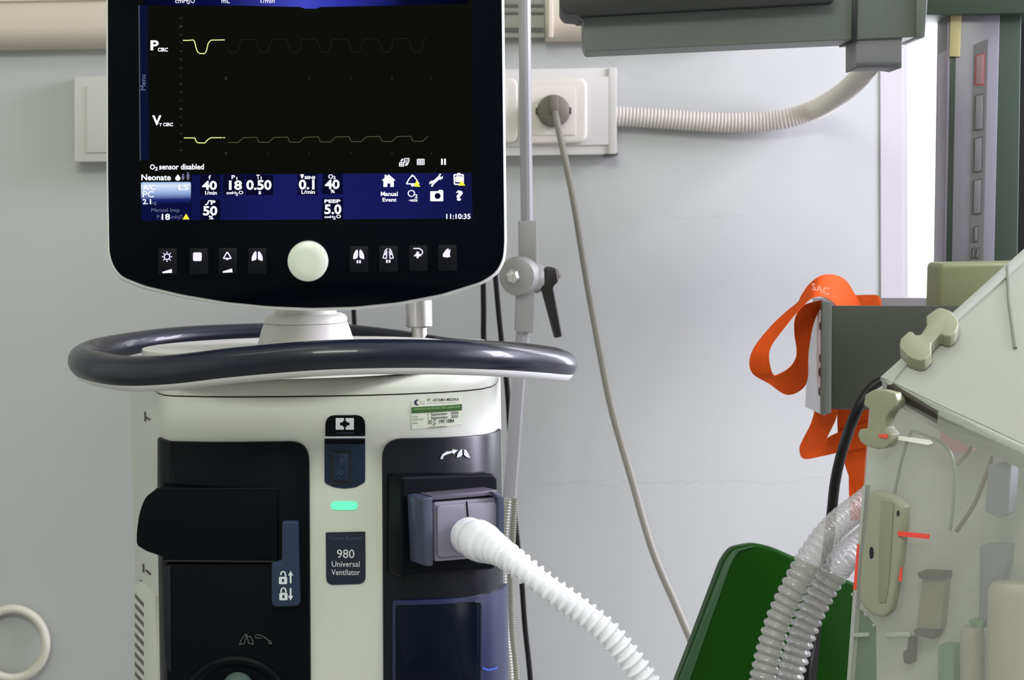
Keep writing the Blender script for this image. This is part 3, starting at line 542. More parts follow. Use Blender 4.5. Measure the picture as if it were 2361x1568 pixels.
for tr in ([(421, 506), (429, 492.5), (437, 506)], [(954, 430), (961, 415), (969, 431)], [(1057, 428), (1064, 416), (1073, 428)]): E(tr, .0004); fl('warning_triangle', 'yel')
b = bmesh.new(); E(circ(1009, 452, 7, 16), .0005); obj('camera_lens_icon', b, M['tile'], dh)
# waveforms
b = bmesh.new(); lines(b, DP, [(422, 93), (434, 93), (446, 92), (449, 97), (452, 110), (455, 119), (461, 123.5), (472, 123.5), (476, 117), (480, 100), (486, 92.5), (518, 92)], 2, n); obj('waveform', b, M['wave'], dh)
b = bmesh.new(); lines(b, DP, [(424, 318), (449, 318), (452, 325), (455, 329), (472, 330), (479, 322), (487, 317.5), (512, 317.5)], 2, n); lines(b, DP, [(514, 317.5), (519, 317.5)], 2, n); obj('waveform', b, M['wave'], dh)
b = bmesh.new(); q = []
for i in range(7):
    x = 526 + i * 70.5; y = 122 - i * .4; q += [(x, y - 10), (x + 5, y), (x + 18, y), (x + 24, y - 9), (x + 29, y - 30), (x + 34, y - 31), (x + 62, y - 31), (x + 67, y - 20)]
q = [p for p in q if p[0] < 1000]; lines(b, DP, q, .9, n); obj('waveform', b, M['wave_dim'], dh)
b = bmesh.new(); q = []
for i in range(7):
    x = 526 + i * 71; y = 328.5 - i * .5; q += [(x, y), (x + 22, y + .5), (x + 28, y - 5), (x + 35, y - 11), (x + 66, y - 12), (x + 70, y - 2)]
q = [p for p in q if p[0] < 1000]; lines(b, DP, q, 1.3, n); obj('waveform', b, emis('wave_mid', (92, 102, 74), .9), dh)
b = bmesh.new()
TKM = M['tick'] = mat('tick_dim2', (3, 4, 3), .3, em=(36, 40, 40), es=.8)
for x, s_ in ((521, '1'), (617, '2'), (712, '3'), (808, '4'), (904, '5'), (995, '6')):
    text(b, DP, s_, x - 2, 350, x + 2, 357, n); fl('axis_number', 'tick')
    if x != 617: text(b, DP, s_, x - 2, 177, x + 2, 184, n); fl('axis_number', 'tick')
for i in range(17): text(b, DP, str(i % 10), 413, 40 + i * 19, 421, 44 + i * 19, n); fl('axis_number', 'tick')
# keys under the screen
def lung(x, y, s=1.0):
    E([(x - 1.5 * s, y - 9 * s), (x - 4 * s, y - 12 * s), (x - 8 * s, y - 8 * s), (x - 12 * s, y), (x - 13 * s, y + 9 * s), (x - 11 * s, y + 11 * s), (x - 3 * s, y + 8 * s), (x - 1.5 * s, y + 4 * s)])
    E([(x + 1.5 * s, y - 9 * s), (x + 4 * s, y - 12 * s), (x + 8 * s, y - 8 * s), (x + 12 * s, y), (x + 13 * s, y + 9 * s), (x + 11 * s, y + 11 * s), (x + 3 * s, y + 8 * s), (x + 1.5 * s, y + 4 * s)][::-1])
n = .0032
for i, (kx, ky) in enumerate([(365, 573), (437, 573), (504, 572), (572, 572), (806, 568), (874, 567), (943, 566), (1010, 565)]):
    kk = obj('key', solid(DP, rect(kx, ky, kx + 43, ky + 60, 3), .001, .0022, .0005), M['key'], dh)
    b = bmesh.new(); cx_, cy_ = kx + 20, ky + 19
    if i == 0:
        c = circ(cx_, cy_, 6.5, 16); lines(b, DP, c + [c[0]], 2.4, n)
        for k in range(8):
            a = k * math.pi / 4; lines(b, DP, [(cx_ + 8.5 * math.cos(a), cy_ + 8.5 * math.sin(a)), (cx_ + 12 * math.cos(a), cy_ + 12 * math.sin(a))], 2, n)
    if i in (0, 2): E([(cx_ - 11, cy_ + 35), (cx_ + 11, cy_ + 28), (cx_ + 12, cy_ + 37), (cx_ - 10, cy_ + 38)])
    if i == 1: E(rect(cx_ - 12, cy_ - 10, cx_ + 8, cy_ + 10, 4))
    if i == 2: lines(b, DP, [(cx_ - 9, cy_ + 5), (cx_ - 4, cy_ - 4), (cx_, cy_ - 10), (cx_ + 4, cy_ - 4), (cx_ + 9, cy_ + 5), (cx_ - 9, cy_ + 5)], 2.6, n); E(circ(cx_, cy_ + 6, 3, 8))
    if i == 3: lung(cx_ + 1, cy_)
    if i == 4: lung(cx_ + 1, cy_); E(rect(cx_ - 4, cy_ + 13, cx_, cy_ + 20)); E(rect(cx_ + 2, cy_ + 13, cx_ + 6, cy_ + 20))
    if i == 5:
        for s_ in (-1, 1): lines(b, DP, [(cx_ + 1 + s_ * 2, cy_ - 13), (cx_ + 1 + s_ * 7, cy_ - 8), (cx_ + 1 + s_ * 12, cy_ + 9), (cx_ + 1 + s_ * 4, cy_ + 10), (cx_ + 1 + s_ * 3, cy_ - 8), (cx_ + 1 + s_ * 7, cy_ + 2)], 2.4, n)
        E(rect(cx_ - 4, cy_ + 13, cx_, cy_ + 20)); E(rect(cx_ + 2, cy_ + 13, cx_ + 6, cy_ + 20))
    if i == 6:
        lines(b, DP, [(cx_ - 10, cy_ - 12), (cx_ + 4, cy_ - 12), (cx_ + 11, cy_ - 7), (cx_ + 11, cy_), (cx_ + 6, cy_ + 3)], 2.6, n); E([(cx_ - 10, cy_ + 6), (cx_ - 4, cy_), (cx_ - 2, cy_ - 5), (cx_ + 2, cy_ - 5), (cx_ + 4, cy_), (cx_ + 9, cy_ + 6)]); E(circ(cx_, cy_ + 8, 3, 8))
    if i == 7: E([(cx_ - 9, cy_ + 8), (cx_ - 9, cy_ + 2), (cx_ - 2, cy_ - 8), (cx_ + 4, cy_ - 12), (cx_ + 5, cy_ - 6), (cx_ + 9, cy_ - 10), (cx_ + 7, cy_ + 3), (cx_ + 9, cy_ + 8), (cx_ + 1, cy_ + 10)])
    obj('key_symbol', b, M['keyi'], dh)
O = DP.pos(*DP.loc(711, 601), 0); r = 46.5 * 1.88 / F
obj('control_dial', lathe(bmesh.new(), O, DP.N, [(r, 0), (r, .012), (r * .97, .0145), (r * .9, .0155), (r * .5, .016), (0, .016)], 48), M['dial'], dh)
# ---- steel post on the rear handle
t = empty('steel_coupling', P(968, 785, 2.17), 'short brushed steel coupling standing on the handle below the display', 'coupling')
O = P(967, 772, 2.15); k = 2.15 / F
obj('coupling_body', lathe(bmesh.new(), O + Vector((0, 0, 18 * k)), Vector((0, 0, 1)), [(28 * k, 0), (31 * k, 3 * k), (31 * k, 62 * k), (26 * k, 66 * k), (0, 66 * k)]), M['steel'], t)
obj('coupling_stem', lathe(bmesh.new(), O, Vector((0, 0, 1)), [(18 * k, -30 * k), (18 * k, 20 * k)]), M['steel'], t)
# ------------------------------------------------------------------ white hose on the ventilator
t = empty('breathing_hose', P(1085, 1236, 1.86), 'white corrugated breathing hose plugged into the ventilator outlet', 'hose')
path = cr([P(*p) for p in [(1172, 1284, 1.80), (1200, 1306, 1.79), (1260, 1353, 1.78), (1330, 1402, 1.78), (1395, 1455, 1.78), (1445, 1512, 1.78), (1490, 1574, 1.78), (1528, 1640, 1.78), (1560, 1720, 1.78), (1590, 1850, 1.78)]], 30)
pts = resample(path, .0006); pit = .0084; k = 1.78 / F
R = [k * (26 + 8.2 * max(0, math.cos(2 * math.pi * i * .0006 / pit)) ** .9) for i in range(len(pts))]
obj('corrugated_tube', tube(bmesh.new(), pts, R, 28), M['hose'], t, smooth=60)
cp = cr([P(1078, 1235, 1.868), P(1098, 1244, 1.848), P(1125, 1257, 1.828), P(1150, 1270, 1.81), P(1176, 1287, 1.797)], 10)
cu = [42] * 9 + [47, 48, 48] + [47 - i * .5 for i in range(8)] + [42 - i * .5 for i in range(12)] + [32 - i * .3 for i in range(20)]
cu = [44, 45, 45, 45, 45, 45, 45, 44, 43, 45, 48, 49, 49, 49, 48, 48, 47, 47, 46, 44, 42, 42, 41, 41, 40, 39, 37, 36, 37, 36, 34, 34, 35, 33, 31, 31, 33, 31, 29, 28, 27]
obj('hose_cuff', tube(bmesh.new(), cp, [v * 1.83 / F for v in cu[:len(cp)]], 32), M['hose'], t)
# ------------------------------------------------------------------ pole and joint
t = empty('support_pole', P(1185, 1568, 2.3), 'jointed grey metal support pole standing behind the right of the ventilator', 'pole')
PY = 2.32; k = PY / F
obj('pole_section', tube(bmesh.new(), [P(1208, -250, PY), P(1211, 200, PY), P(1215, 520, PY)], 14 * k, 12), M['alu'], t, smooth=20)
obj('pole_section', tube(bmesh.new(), [P(1207, 755, PY), P(1193, 900, PY), P(1184, 1030, PY), P(1174, 1160, PY)], 16 * k, 8), M['alu'], t, smooth=20)
obj('pole_section', tube(bmesh.new(), [P(1174, 1155, PY), P(1172, 1800, PY), P(1172, 2400, PY)], 6 * k, 8), M['alu'], t)
PP = Pl(P(1210, 640, PY), Vector((1, 0, 0)))
obj('sleeve', solid(PP, rp([(1195, 509), (1238, 509), (1239, 618), (1231, 628), (1196, 600)], 3), -.018, .014, .003), M['alu2'], t)
obj('sleeve', solid(PP, rp([(1190, 660), (1233, 672), (1229, 768), (1186, 763)], 3), -.018, .014, .003), M['alu2'], t)
O = P(1196, 637, PY - .02)
obj('joint_disc', lathe(bmesh.new(), O, Vector((-.25, -1, 0)), [(44 * k, -.02), (46 * k, -.014), (46 * k, .0), (40 * k, .008), (24 * k, .011), (0, .011)]), M['alu2'], t)
bo = obj('joint_bolt', lathe(bmesh.new(), P(1181, 637, PY - .035), Vector((-.25, -1, 0)), [(17 * k, -.01), (17 * k, .0), (12 * k, .004), (0, .006)], 6), M['steel'], t, smooth=10)
obj('joint_hub', lathe(bmesh.new(), P(1228, 640, PY), Vector((1, .1, 0)), [(32 * k, -.012), (36 * k, -.008), (36 * k, .006), (30 * k, .012)]), M['alu2'], t)
lv = solid(PP, rp([(1246, 628), (1262, 615), (1284, 620), (1288, 650), (1276, 660), (1297, 776), (1278, 781), (1247, 665)], 6), -.012, .012, .004, 3)
ll = obj('lever_handle', lv, mat('dark_brown_lever', (16, 12, 10), .4), t)
obj('lever_boss', lathe(bmesh.new(), P(1281, 633, PY), Vector((1, .3, 0)), [(12 * k, -.012), (13 * k, .002), (9 * k, .005), (0, .006)]), M['plug'], ll)
def jacket(px, r, name, label, mm, lab_cat='conduit', pit=.0035):
    pts = resample(cr([P(*p) for p in px], 16), pit / 5); return tag(obj(name, tube(bmesh.new(), pts, [r + .0005 * math.cos(i / 5 * 2 * math.pi) for i in range(len(pts))], 10), mm, smooth=60), label, lab_cat)
jacket([(1171, 1150, 2.28), (1166, 1200, 2.28), (1160, 1320, 2.28), (1165, 1450, 2.28), (1176, 1560, 2.28), (1180, 1800, 2.28)], .0042, 'gooseneck_conduit', 'wider ribbed metal gooseneck hugging the right side of the ventilator', mat('ribbed_steel_wide', (160, 158, 150), .5, .3))
jacket([(1187, 1150, 2.27), (1182, 1250, 2.27), (1178, 1330, 2.27), (1182, 1460, 2.27), (1192, 1568, 2.27), (1198, 1800, 2.27)], .0034, 'gooseneck_conduit', 'thinner ribbed metal gooseneck on the right of the wider one', mat('ribbed_steel_thin', (124, 125, 112), .5, .3), pit=.0028)
def cab(px, r, label, name='black_cable', cat='cable', mm=None): return tag(obj(name, tb(px, r, 10), mm or M['cable']), label, cat)
cab([(1095, -200, 2.52), (1103, 150, 2.52), (1111, 500, 2.52), (1115, 700, 2.52), (1116, 800, 2.52), (1128, 1000, 2.52), (1132, 1300, 2.52), (1132, 1700, 2.52)], .0036, 'black cable dropping below the display, left of the pole joint')
cab([(1110, -200, 2.5), (1122, 200, 2.5), (1138, 560, 2.5), (1146, 680, 2.5), (1158, 800, 2.5), (1169, 890, 2.5), (1176, 1000, 2.5), (1186, 1180, 2.5), (1202, 1330, 2.5), (1210, 1440, 2.5), (1223, 1568, 2.5), (1240, 1800, 2.5)], .0034, 'long black cable running behind the handle and beside the ribbed goosenecks')
cab([(806, -200, 2.54), (810, 200, 2.54), (813, 600, 2.54), (815, 700, 2.54), (818, 760, 2.54), (825, 860, 2.54), (830, 1000, 2.54)], .0031, 'short black cable visible just right of the display neck')
# ------------------------------------------------------------------ overhead arm
t = empty('equipment_arm', P(1700, 118, 2.0), 'grey green tubular equipment arm with black top cover at upper right', 'equipment arm')
AY = 2.02; AP = Pl(P(1700, 60, AY), Vector((1, -.015, 0)))
A_ = P(1345, 76, AY + .03); B_ = P(2118, 48, AY + .03); kk = AY / F
obj('arm_tube', solid(AP, rp([(1343, -20), (2118, -20), (2118, 85), (1352, 119), (1345, 100)], [4, 4, 4, 8, 6]), -.08, .0, .022, 6), M['arm'], t)
obj('top_cover', solid(AP, rp([(1291, -120), (1925, -120), (1925, -4), (1922, 6), (1335, 38), (1330, 34), (1303, 32), (1292, 18)], [0, 0, 2, 8, 4, 4, 8, 8]), -.09, .02, .008, 4), M['armtop'], t)
obj('cover_clip', solid(AP, rp([(1328, 28), (1346, 28), (1346, 44), (1340, 42)], 2), -.02, .01), M['black'], t)
obj('black_band', solid(AP, [(1966, -30), (1980, -30), (1977, 94), (1963, 95)], -.081, .0014, .001), M['black'], t)
obj('end_cap', solid(AP, rp([(2112, -20), (2140, -20), (2133, 84), (2128, 88), (2112, 88)], [4, 4, 5, 5, 4]), -.085, .003, .006, 3), M['arm'], t)
O = P(2026, 88, AY + .035)
lc = obj('lower_coupling', solid(AP, rp([(1973, 84), (2080, 84), (2080, 156), (2060, 154), (1990, 154), (1973, 156)], 3), -.07, -.004, .008, 4), mat('coupling_grey', (104, 104, 106), .45, noise=.08, nscale=300), t)
obj('coupling_lip', solid(AP, rp([(1975, 145), (2078, 143), (2079, 157), (2060, 154), (1990, 155), (1974, 158)], 2), -.072, -.003, .004), mat('coupling_dark', (64, 66, 68), .5), t)
# ------------------------------------------------------------------ control column
t = empty('control_column', P(2260, 640, 2.3), 'tall dark equipment column with a grey button panel beside the window', 'equipment column')
KP = Pl(P(2260, 300, 2.22), Vector((1, -.12, 0)))
obj('column_frame', solid(KP, [(2187, -120), (2358, -120), (2345, 700), (2174, 700)], -.12, 0, .003), M['colf'], t)
obj('header', solid(KP, [(2085, -120), (2420, -120), (2420, 30), (2085, 35)], -.10, .02, .003), M['colf'], t)
obj('side_strip', solid(KP, [(2185, 38), (2192, 38), (2180, 640), (2173, 640)], -.10, .001, .0005), mat('side_strip_grey', (112, 104, 116), .4), t)
pn = obj('front_panel', solid(KP, [(2205, 35), (2305, 33), (2291, 640), (2194, 640)], 0, .0015, .0005), M['colp'], t)
obj('button_strip', solid(KP, [(2245, 104), (2278, 90), (2266, 640), (2234, 640)], .0015, .0022), M['cols'], pn)
for i, (q, c) in enumerate([((2250, 124, 2270, 196), 'r'), ((2249, 217, 2268, 300), 'g'), ((2247, 316, 2265, 397), 'g'), ((2245, 413, 2263, 494), 'g'), ((2246, 521, 2256, 558), 'g'), ((2242, 571, 2248, 596), 'g'), ((2252, 571, 2259, 596), 'g')]):
    x0, y0, x1, y1 = q; rim_ = obj('button_rim', solid(KP, rp([(x0 - 1, y0 + 3), (x1 + 1, y0 - 2), (x1 - 1, y1), (x0 - 3, y1 + 2)], 2), .0022, .0027), mat('button_outline_red', (150, 60, 56), .5) if c == 'r' else mat('button_outline', (62, 62, 60), .5), pn)
    obj('button', solid(KP, rp([(x0 + 1, y0 + 5), (x1 - 1, y0 + 1), (x1 - 3, y1 - 3), (x0 - 1, y1 - 1)], 2), .0022, .0036, .0004), mat('button_red_grey', (122, 96, 98), .5) if c == 'r' else mat('button_grey', (104, 102, 106), .5), pn)
obj('tape_tag', solid(KP, [(2192, 33), (2217, 33), (2213, 131), (2189, 130)], .0, .004, .0005), M['tape'], t)
tag(obj('dark_cabinet', solid(Pl(P(2400, 300, 2.36), Vector((1, 0, 0))), [(2330, -120), (2600, -120), (2600, 760), (2330, 760)], -.1, 0, .004), M['black']), 'black cabinet edge behind the right side of the equipment column', 'cabinet')
t = empty('olive_box', P(2240, 760, 2.1), 'olive green plastic box with rounded corner under the equipment column', 'box')
OP = Pl(P(2240, 680, 2.07), Vector((1, 0, 0)))
obj('box_body', solid(OP, rp([(2166, 608), (2400, 604), (2400, 900), (2158, 900)], [14, 0, 0, 0]), -.06, 0, .004, 3), M['olive'], t)
obj('box_back', solid(OP, rp([(2162, 626), (2300, 626), (2300, 900), (2154, 900)], [8, 0, 0, 0]), -.10, -.062, .003, at=-.07), mat('dark_box_back', (44, 44, 60), .5), t)
# ------------------------------------------------------------------ tray
t = empty('metal_tray', P(2030, 950, 2.1), 'grey green sheet metal tray with white side plate, orange strap over its corner', 'tray')
TP = Pl(P(2000, 800, 2.04), Vector((1, 0, 0)))
obj('front_plate', solid(TP, [(1906, 705), (2300, 705), (2300, 944), (1906, 944)], -.003, 0, .0006), M['tray'], t)
obj('corner_flange', solid(TP, rp([(1896, 694), (1918, 697), (1917, 953), (1894, 957)], 3), -.004, .005, .0015), mat('flange_grey', (84, 86, 82), .5, .1, noise=.08, nscale=200), t)
SP = Pl(P(1896, 830, 2.043), P(1860, 830, 2.16) - P(1896, 830, 2.043))
sp_ = obj('side_plate', solid(SP, [(1897, 720), (1868, 715), (1856, 938), (1896, 957)], -.003, 0, .0004), M['trayside'], t)
for x, y in ((1891, 752), (1891, 826), (1889, 858), (1889, 903)): obj('screw', solid(SP, circ(x, y, 2.5, 10, 10), 0, .001), M['dark'], sp_)
obj('rear_plate', solid(Pl(P(2050, 800, 2.2), Vector((1, 0, 0))), [(1875, 687), (2300, 687), (2300, 900), (1875, 900)], -.003, 0), M['trayin'], t)
b = bmesh.new(); z = P(2000, 944, 2.04).z; box(b, ((P(1906, 800, 2.04).x + P(2300, 800, 2.04).x) / 2 + .01, 2.12, z + .002), (.082, .078, .002)); obj('tray_floor', b, M['trayin'], t)
# strap
t = empty('lanyard_strap', P(1870, 900, 2.05), 'orange webbing strap looped over the left corner of the grey metal tray', 'strap')
b = bmesh.new()
E1 = [(1990, 712, 2.10), (1968, 676, 2.09), (1950, 648, 2.08), (1925, 635, 2.07), (1895, 636, 2.06), (1868, 655, 2.055), (1850, 680, 2.05), (1840, 698, 2.045), (1815, 718, 2.04), (1778, 752, 2.035), (1742, 795, 2.03), (1728, 830, 2.03), (1735, 860, 2.035), (1772, 884, 2.045), (1812, 910, 2.06), (1846, 899, 2.075), (1861, 872, 2.085), (1863, 815, 2.085), (1874, 750, 2.08), (1893, 710, 2.075), (1922, 705, 2.075)]
E2 = [(1935, 716, 2.06), (1922, 700, 2.05), (1908, 690, 2.045), (1900, 686, 2.04), (1888, 684, 2.035), (1876, 687, 2.03), (1866, 692, 2.03), (1854, 704, 2.03), (1830, 730, 2.03), (1803, 764, 2.03), (1779, 797, 2.03), (1773, 825, 2.03), (1782, 862, 2.035), (1797, 861, 2.045), (1820, 847, 2.06), (1834, 826, 2.07), (1836, 803, 2.075), (1831, 765, 2.07), (1834, 730, 2.065), (1855, 703, 2.06), (1895, 692, 2.06)]
ribbon(b, E1, E2)
obj('webbing', b, M['orange'], t); b = bmesh.new()
ribbon(b, [(1970, 681, 2.19), (2000, 680, 2.19), (2022, 681, 2.19), (2030, 690, 2.19)], [(1970, 720, 2.185), (2000, 720, 2.185), (2024, 720, 2.185), (2033, 722, 2.185)])
obj('webbing', b, M['orange'], t)
b = bmesh.new()
ribbon(b, [(1882, 930, 2.10), (1870, 975, 2.10), (1850, 1015, 2.10), (1843, 1036, 2.10), (1852, 1057, 2.11), (1890, 1053, 2.12), (1950, 1040, 2.12), (2005, 1030, 2.12)], [(1935, 930, 2.11), (1925, 970, 2.11), (1910, 1000, 2.11), (1905, 1012, 2.115), (1906, 1012, 2.12), (1915, 1005, 2.125), (1950, 990, 2.125), (2005, 970, 2.125)])
obj('hanging_tail', b, M['orange'], t); b = bmesh.new()
ribbon(b, [(1930, 935, 2.13), (1932, 1000, 2.13), (1945, 1060, 2.13), (1962, 1110, 2.13), (1986, 1150, 2.13), (2000, 1180, 2.13)], [(2012, 935, 2.125), (2010, 1000, 2.125), (2008, 1060, 2.125), (2003, 1100, 2.125), (1998, 1150, 2.13), (2010, 1180, 2.13)])
obj('hanging_tail', b, M['orange'], t); b = bmesh.new()
ribbon(b, [(1957, 1085, 2.15), (1957, 1130, 2.15), (1960, 1200, 2.15)], [(1970, 1110, 2.15), (1982, 1140, 2.15), (1992, 1200, 2.15)])
obj('hanging_tail', b, M['orange'], t); b = bmesh.new()
ribbon(b, [(1905, 1330, 2.05), (1940, 1340, 2.05), (1975, 1356, 2.05), (2020, 1380, 2.05)], [(1905, 1338, 2.05), (1940, 1346, 2.05), (1975, 1362, 2.05), (2020, 1388, 2.05)])
obj('hanging_tail', b, M['orange'], t)
LP = Pl(P(1895, 665, 2.03), Vector((1, 0, 0)))
b = bmesh.new(); text(b, LP, 'SAC', 1872, 652, 1912, 668, 0.004, .0, .32); obj('strap_lettering', b, M['letter'], t)
# ------------------------------------------------------------------ incubator
t = IN = empty('incubator', P(2250, 1568, 1.75), 'clear and reflection-hazed acrylic incubator hood with khaki hinges at the right edge', 'incubator')
p1, p2, p3 = P(2030, 868, 1.78), P(2361, 572, 1.86), P(2361, 1022, 1.70)
TPn = Pl(p1, p3 - p1, p2 - p1)
tp = obj('hood_panel', solid(TPn, [(2030, 868), (2361, 572), (2560, 395), (2560, 1115), (2361, 1024)], -.006, 0, .001, at=0), M['hazed'], t)  # pale, near-opaque colour stands in for the ceiling reflected in the hood
obj('bevelled_edge', solid(TPn, [(2030, 868), (2361, 572), (2560, 395), (2560, 420), (2366, 598), (2086, 846), (2056, 882)], 0, .0025, .001), M['edge'], tp)
obj('hood_corner_post', solid(TPn, [(2318, 612), (2326, 606), (2330, 690), (2345, 800), (2336, 800), (2322, 690)], 0, .003, .001), M['tubeg'], tp)
obj('bottom_rail', solid(TPn, [(2033, 870), (2361, 1024), (2560, 1117), (2560, 1145), (2361, 1046), (2180, 966), (2045, 884)], -.02, .003, .002), mat('acrylic_rail', (132, 137, 122), .3, coat=.4), t)
obj('dark_gasket', solid(TPn, [(2045, 888), (2060, 884), (2165, 948), (2160, 955)], -.01, .0035, .0005), M['dark'], t)
IP = Pl(P(2000, 1200, 1.79), P(2361, 1200, 1.68) - P(2000, 1200, 1.79))
obj('side_panel', solid(IP, [(2004, 918), (2040, 885), (2560, 1120), (2560, 1800), (1935, 1800), (1953, 1568), (1966, 1370), (1987, 1150)], -.005, 0, .001, at=0), M['acryl'], t)
obj('panel_edge', solid(IP, [(1989, 1120), (1996, 1120), (1975, 1370), (1960, 1568), (1944, 1800), (1936, 1800), (1952, 1568), (1966, 1370)], -.006, .0015, .0005), M['edge'], t)
LI = Pl(P(2000, 1200, 1.875), P(2361, 1200, 1.765) - P(2000, 1200, 1.875))
obj('inner_liner', solid(LI, rp([(2008, 905), (2040, 885), (2560, 1110), (2560, 1800), (2025, 1800), (2020, 1568), (2019, 1445), (1992, 1412), (1968, 1396), (1975, 1300), (1990, 1150)], 4), -.01, 0, .002, at=0), M['liner'], t)
h1 = zoomed([(590, 820), (700, 740), (745, 735), (840, 770), (905, 850), (915, 910), (880, 990), (830, 1025), (780, 1020), (740, 1000), (700, 1030), (640, 1090), (635, 1140), (645, 1190), (580, 1255), (530, 1268), (460, 1248), (410, 1225), (380, 1190), (330, 1140), (323, 1100), (335, 1045), (415, 972), (455, 980), (485, 1012), (535, 1005), (600, 910)], 2000, 540, 4.355)
h2 = zoomed([(370, 235), (450, 190), (540, 195), (640, 225), (660, 290), (640, 350), (590, 390), (555, 450), (550, 540), (600, 600), (590, 680), (550, 720), (480, 730), (400, 710), (330, 670), (302, 600), (320, 550), (390, 540), (405, 480), (412, 370), (355, 330)], 1900, 850, 3.92)
obj('hinge', solid(TPn, rp(h1, 3, 3), .002, .016, .004, 3), M['hinge'], t)
obj('hinge', solid(IP, rp(h2, 3, 3), .001, .016, .004, 3), M['hinge'], t)
h3 = zoomed([(430, -70), (500, -80), (640, -30), (740, 60), (735, 200), (700, 500), (650, 800), (620, 950), (550, 1020), (460, 1000), (400, 940), (340, 870), (345, 700), (370, 450), (400, 200), (415, 0)], 1900, 1150, 3.75)
lt = obj('latch_plate', solid(IP, rp(h3, 6, 3), .0, .01, .004, 3, at=.001), mat('khaki_latch', (146, 148, 126), .5), t)
obj('latch_ridge', solid(IP, zoomed([(490, 20), (600, 40), (560, 700), (530, 900), (470, 900), (470, 400)], 1900, 1150, 3.75), .01, .0115, .001), mat('khaki_ridge', (134, 136, 112), .5), lt)
obj('screw_hole', solid(IP, circ(2009, 1275, 5, 14, 14), .0095, .0105), M['black'], lt)
obj('rivet', solid(IP, circ(2070, 1184, 3, 10, 7), .0095, .0108), M['dark'], lt)
obj('marker_strip', solid(IP, [(2046, 1003), (2142, 1015), (2148, 1023), (2140, 1026), (2046, 1010)], .001, .003), M['white'], t)
obj('strip_tip', solid(IP, rp([(2024, 1002), (2046, 1002), (2045, 1011), (2028, 1008)], 2), .016, .0175), M['red'], t)
obj('red_tape_and_reflection', solid(IP, [(2070, 1225), (2141, 1232), (2141, 1243), (2070, 1236)], .010, .0115), M['red'], t)
obj('red_tape_and_reflection', solid(IP, [(1976, 1255), (1981, 1255), (1974, 1360), (1967, 1360)], .0016, .0022), M['red'], t)  # red reflection along the panel edge, built as a coloured strip
obj('red_tape_and_reflection', solid(IP, [(2076, 1308), (2079, 1308), (2078, 1340), (2071, 1340)], .0103, .0115), M['red'], t)
obj('shelf_edge', solid(IP, [(2042, 1459), (2098, 1457), (2098, 1468), (2042, 1470)], .0, .002, .0005), M['edge'], t)
obj('shelf_edge', solid(IP, [(1966, 1460), (2002, 1459), (2002, 1468), (1966, 1470)], .0, .002, .0005), M['edge'], t)
for x, y, r in ((1976, 1394, 3), (1999, 1416, 5), (2017, 1441, 4), (2026, 1512, 3), (1968, 1370, 4)):
    b = bmesh.new(); bmesh.ops.create_uvsphere(b, u_segments=12, v_segments=8, radius=r * 1.8 / F); bmesh.ops.translate(b, verts=b.verts, vec=IP.pos(*IP.loc(x, y), .002)); obj('water_droplet', b, M['clear'], t)
# things seen inside
ID = 1.81
cab([(2060, 1150, 1.805), (2068, 1110, 1.805), (2082, 1050, 1.80), (2100, 998, 1.795), (2125, 1000, 1.785), (2168, 1020, 1.775), (2193, 1050, 1.765), (2200, 1100, 1.765), (2196, 1180, 1.765), (2190, 1225, 1.765)], .0016, 'thin grey green tube looping up inside the incubator', 'thin_tube', 'tube', M['tubeg'])
cab([(2255, 995, 1.745), (2240, 1030, 1.745), (2225, 1052, 1.75), (2206, 1072, 1.75)], .0018, 'short dark red lead under the incubator rail', 'sensor_lead', 'lead', M['lead'])
cab([(2296, 1015, 1.735), (2286, 1060, 1.735), (2270, 1105, 1.74), (2245, 1165, 1.745), (2205, 1226, 1.755)], .0020, 'longer dark lead slanting down inside the incubator', 'sensor_lead', 'lead', M['lead'])
def inside(name, polys, label, cat, Y=0):
    Y = 1.79 - .11 * (polys[0][1][0][0] - 2000) / 361 + .045
    e = empty(name, P(polys[0][1][0][0], polys[0][1][0][1], Y), label, cat); S_ = Pl(P(2200, 1300, Y), P(2361, 1300, Y - .04) - P(2200, 1300, Y))
    for pn_, pp, mm, dz in polys: obj(pn_, solid(S_, rp(pp, 4, 3), -.016, dz, .004, 2, at=0), mm, e)
inside('bottle', [('stopper', [(2118, 1318), (2182, 1320), (2182, 1336), (2124, 1334)], M['dark'], .004), ('bottle_body', [(2126, 1334), (2180, 1334), (2168, 1452), (2112, 1450)], M['khaki'], 0), ('base_ring', [(2110, 1450), (2160, 1453), (2156, 1474), (2114, 1464)], M['dark'], .004)], 'khaki bottle with dark stopper and base inside the incubator', 'bottle')
inside('dark_nozzle', [('nozzle_tube', [(2094, 1468), (2106, 1470), (2104, 1502), (2090, 1500)], M['dark'], 0), ('nozzle_tip', [(2084, 1500), (2106, 1500), (2102, 1532), (2086, 1528)], M['dark'], .003)], 'small dark nozzle hanging below the khaki bottle', 'nozzle')
inside('grey_pouch', [('pouch_body', [(2258, 1258), (2323, 1256), (2320, 1300), (2308, 1345), (2300, 1432), (2256, 1432)], M['pouch'], 0), ('green_tip', [(2232, 1430), (2270, 1432), (2264, 1452), (2245, 1444)], M['teal'], .002)], 'larger grey pouch with green tip inside the incubator', 'pouch')
inside('grey_pouch', [('pouch_body', [(2278, 1072), (2332, 1062), (2326, 1184), (2304, 1196), (2270, 1178)], M['pouch'], 0)], 'smaller grey pouch high inside the incubator beside the slanting lead', 'pouch', 1.84)
inside('pink_label_card', [('card', [(2166, 955), (2250, 975), (2240, 1040), (2200, 1046), (2168, 1020)], M['pink'], 0)], 'pale pink card behind the thin tube inside the incubator', 'card', 1.85)
inside('teal_clip', [('clip_body', [(2162, 1488), (2200, 1488), (2196, 1700), (2158, 1700)], M['teal'], 0)], 'teal green clip at the bottom inside the incubator', 'clip')
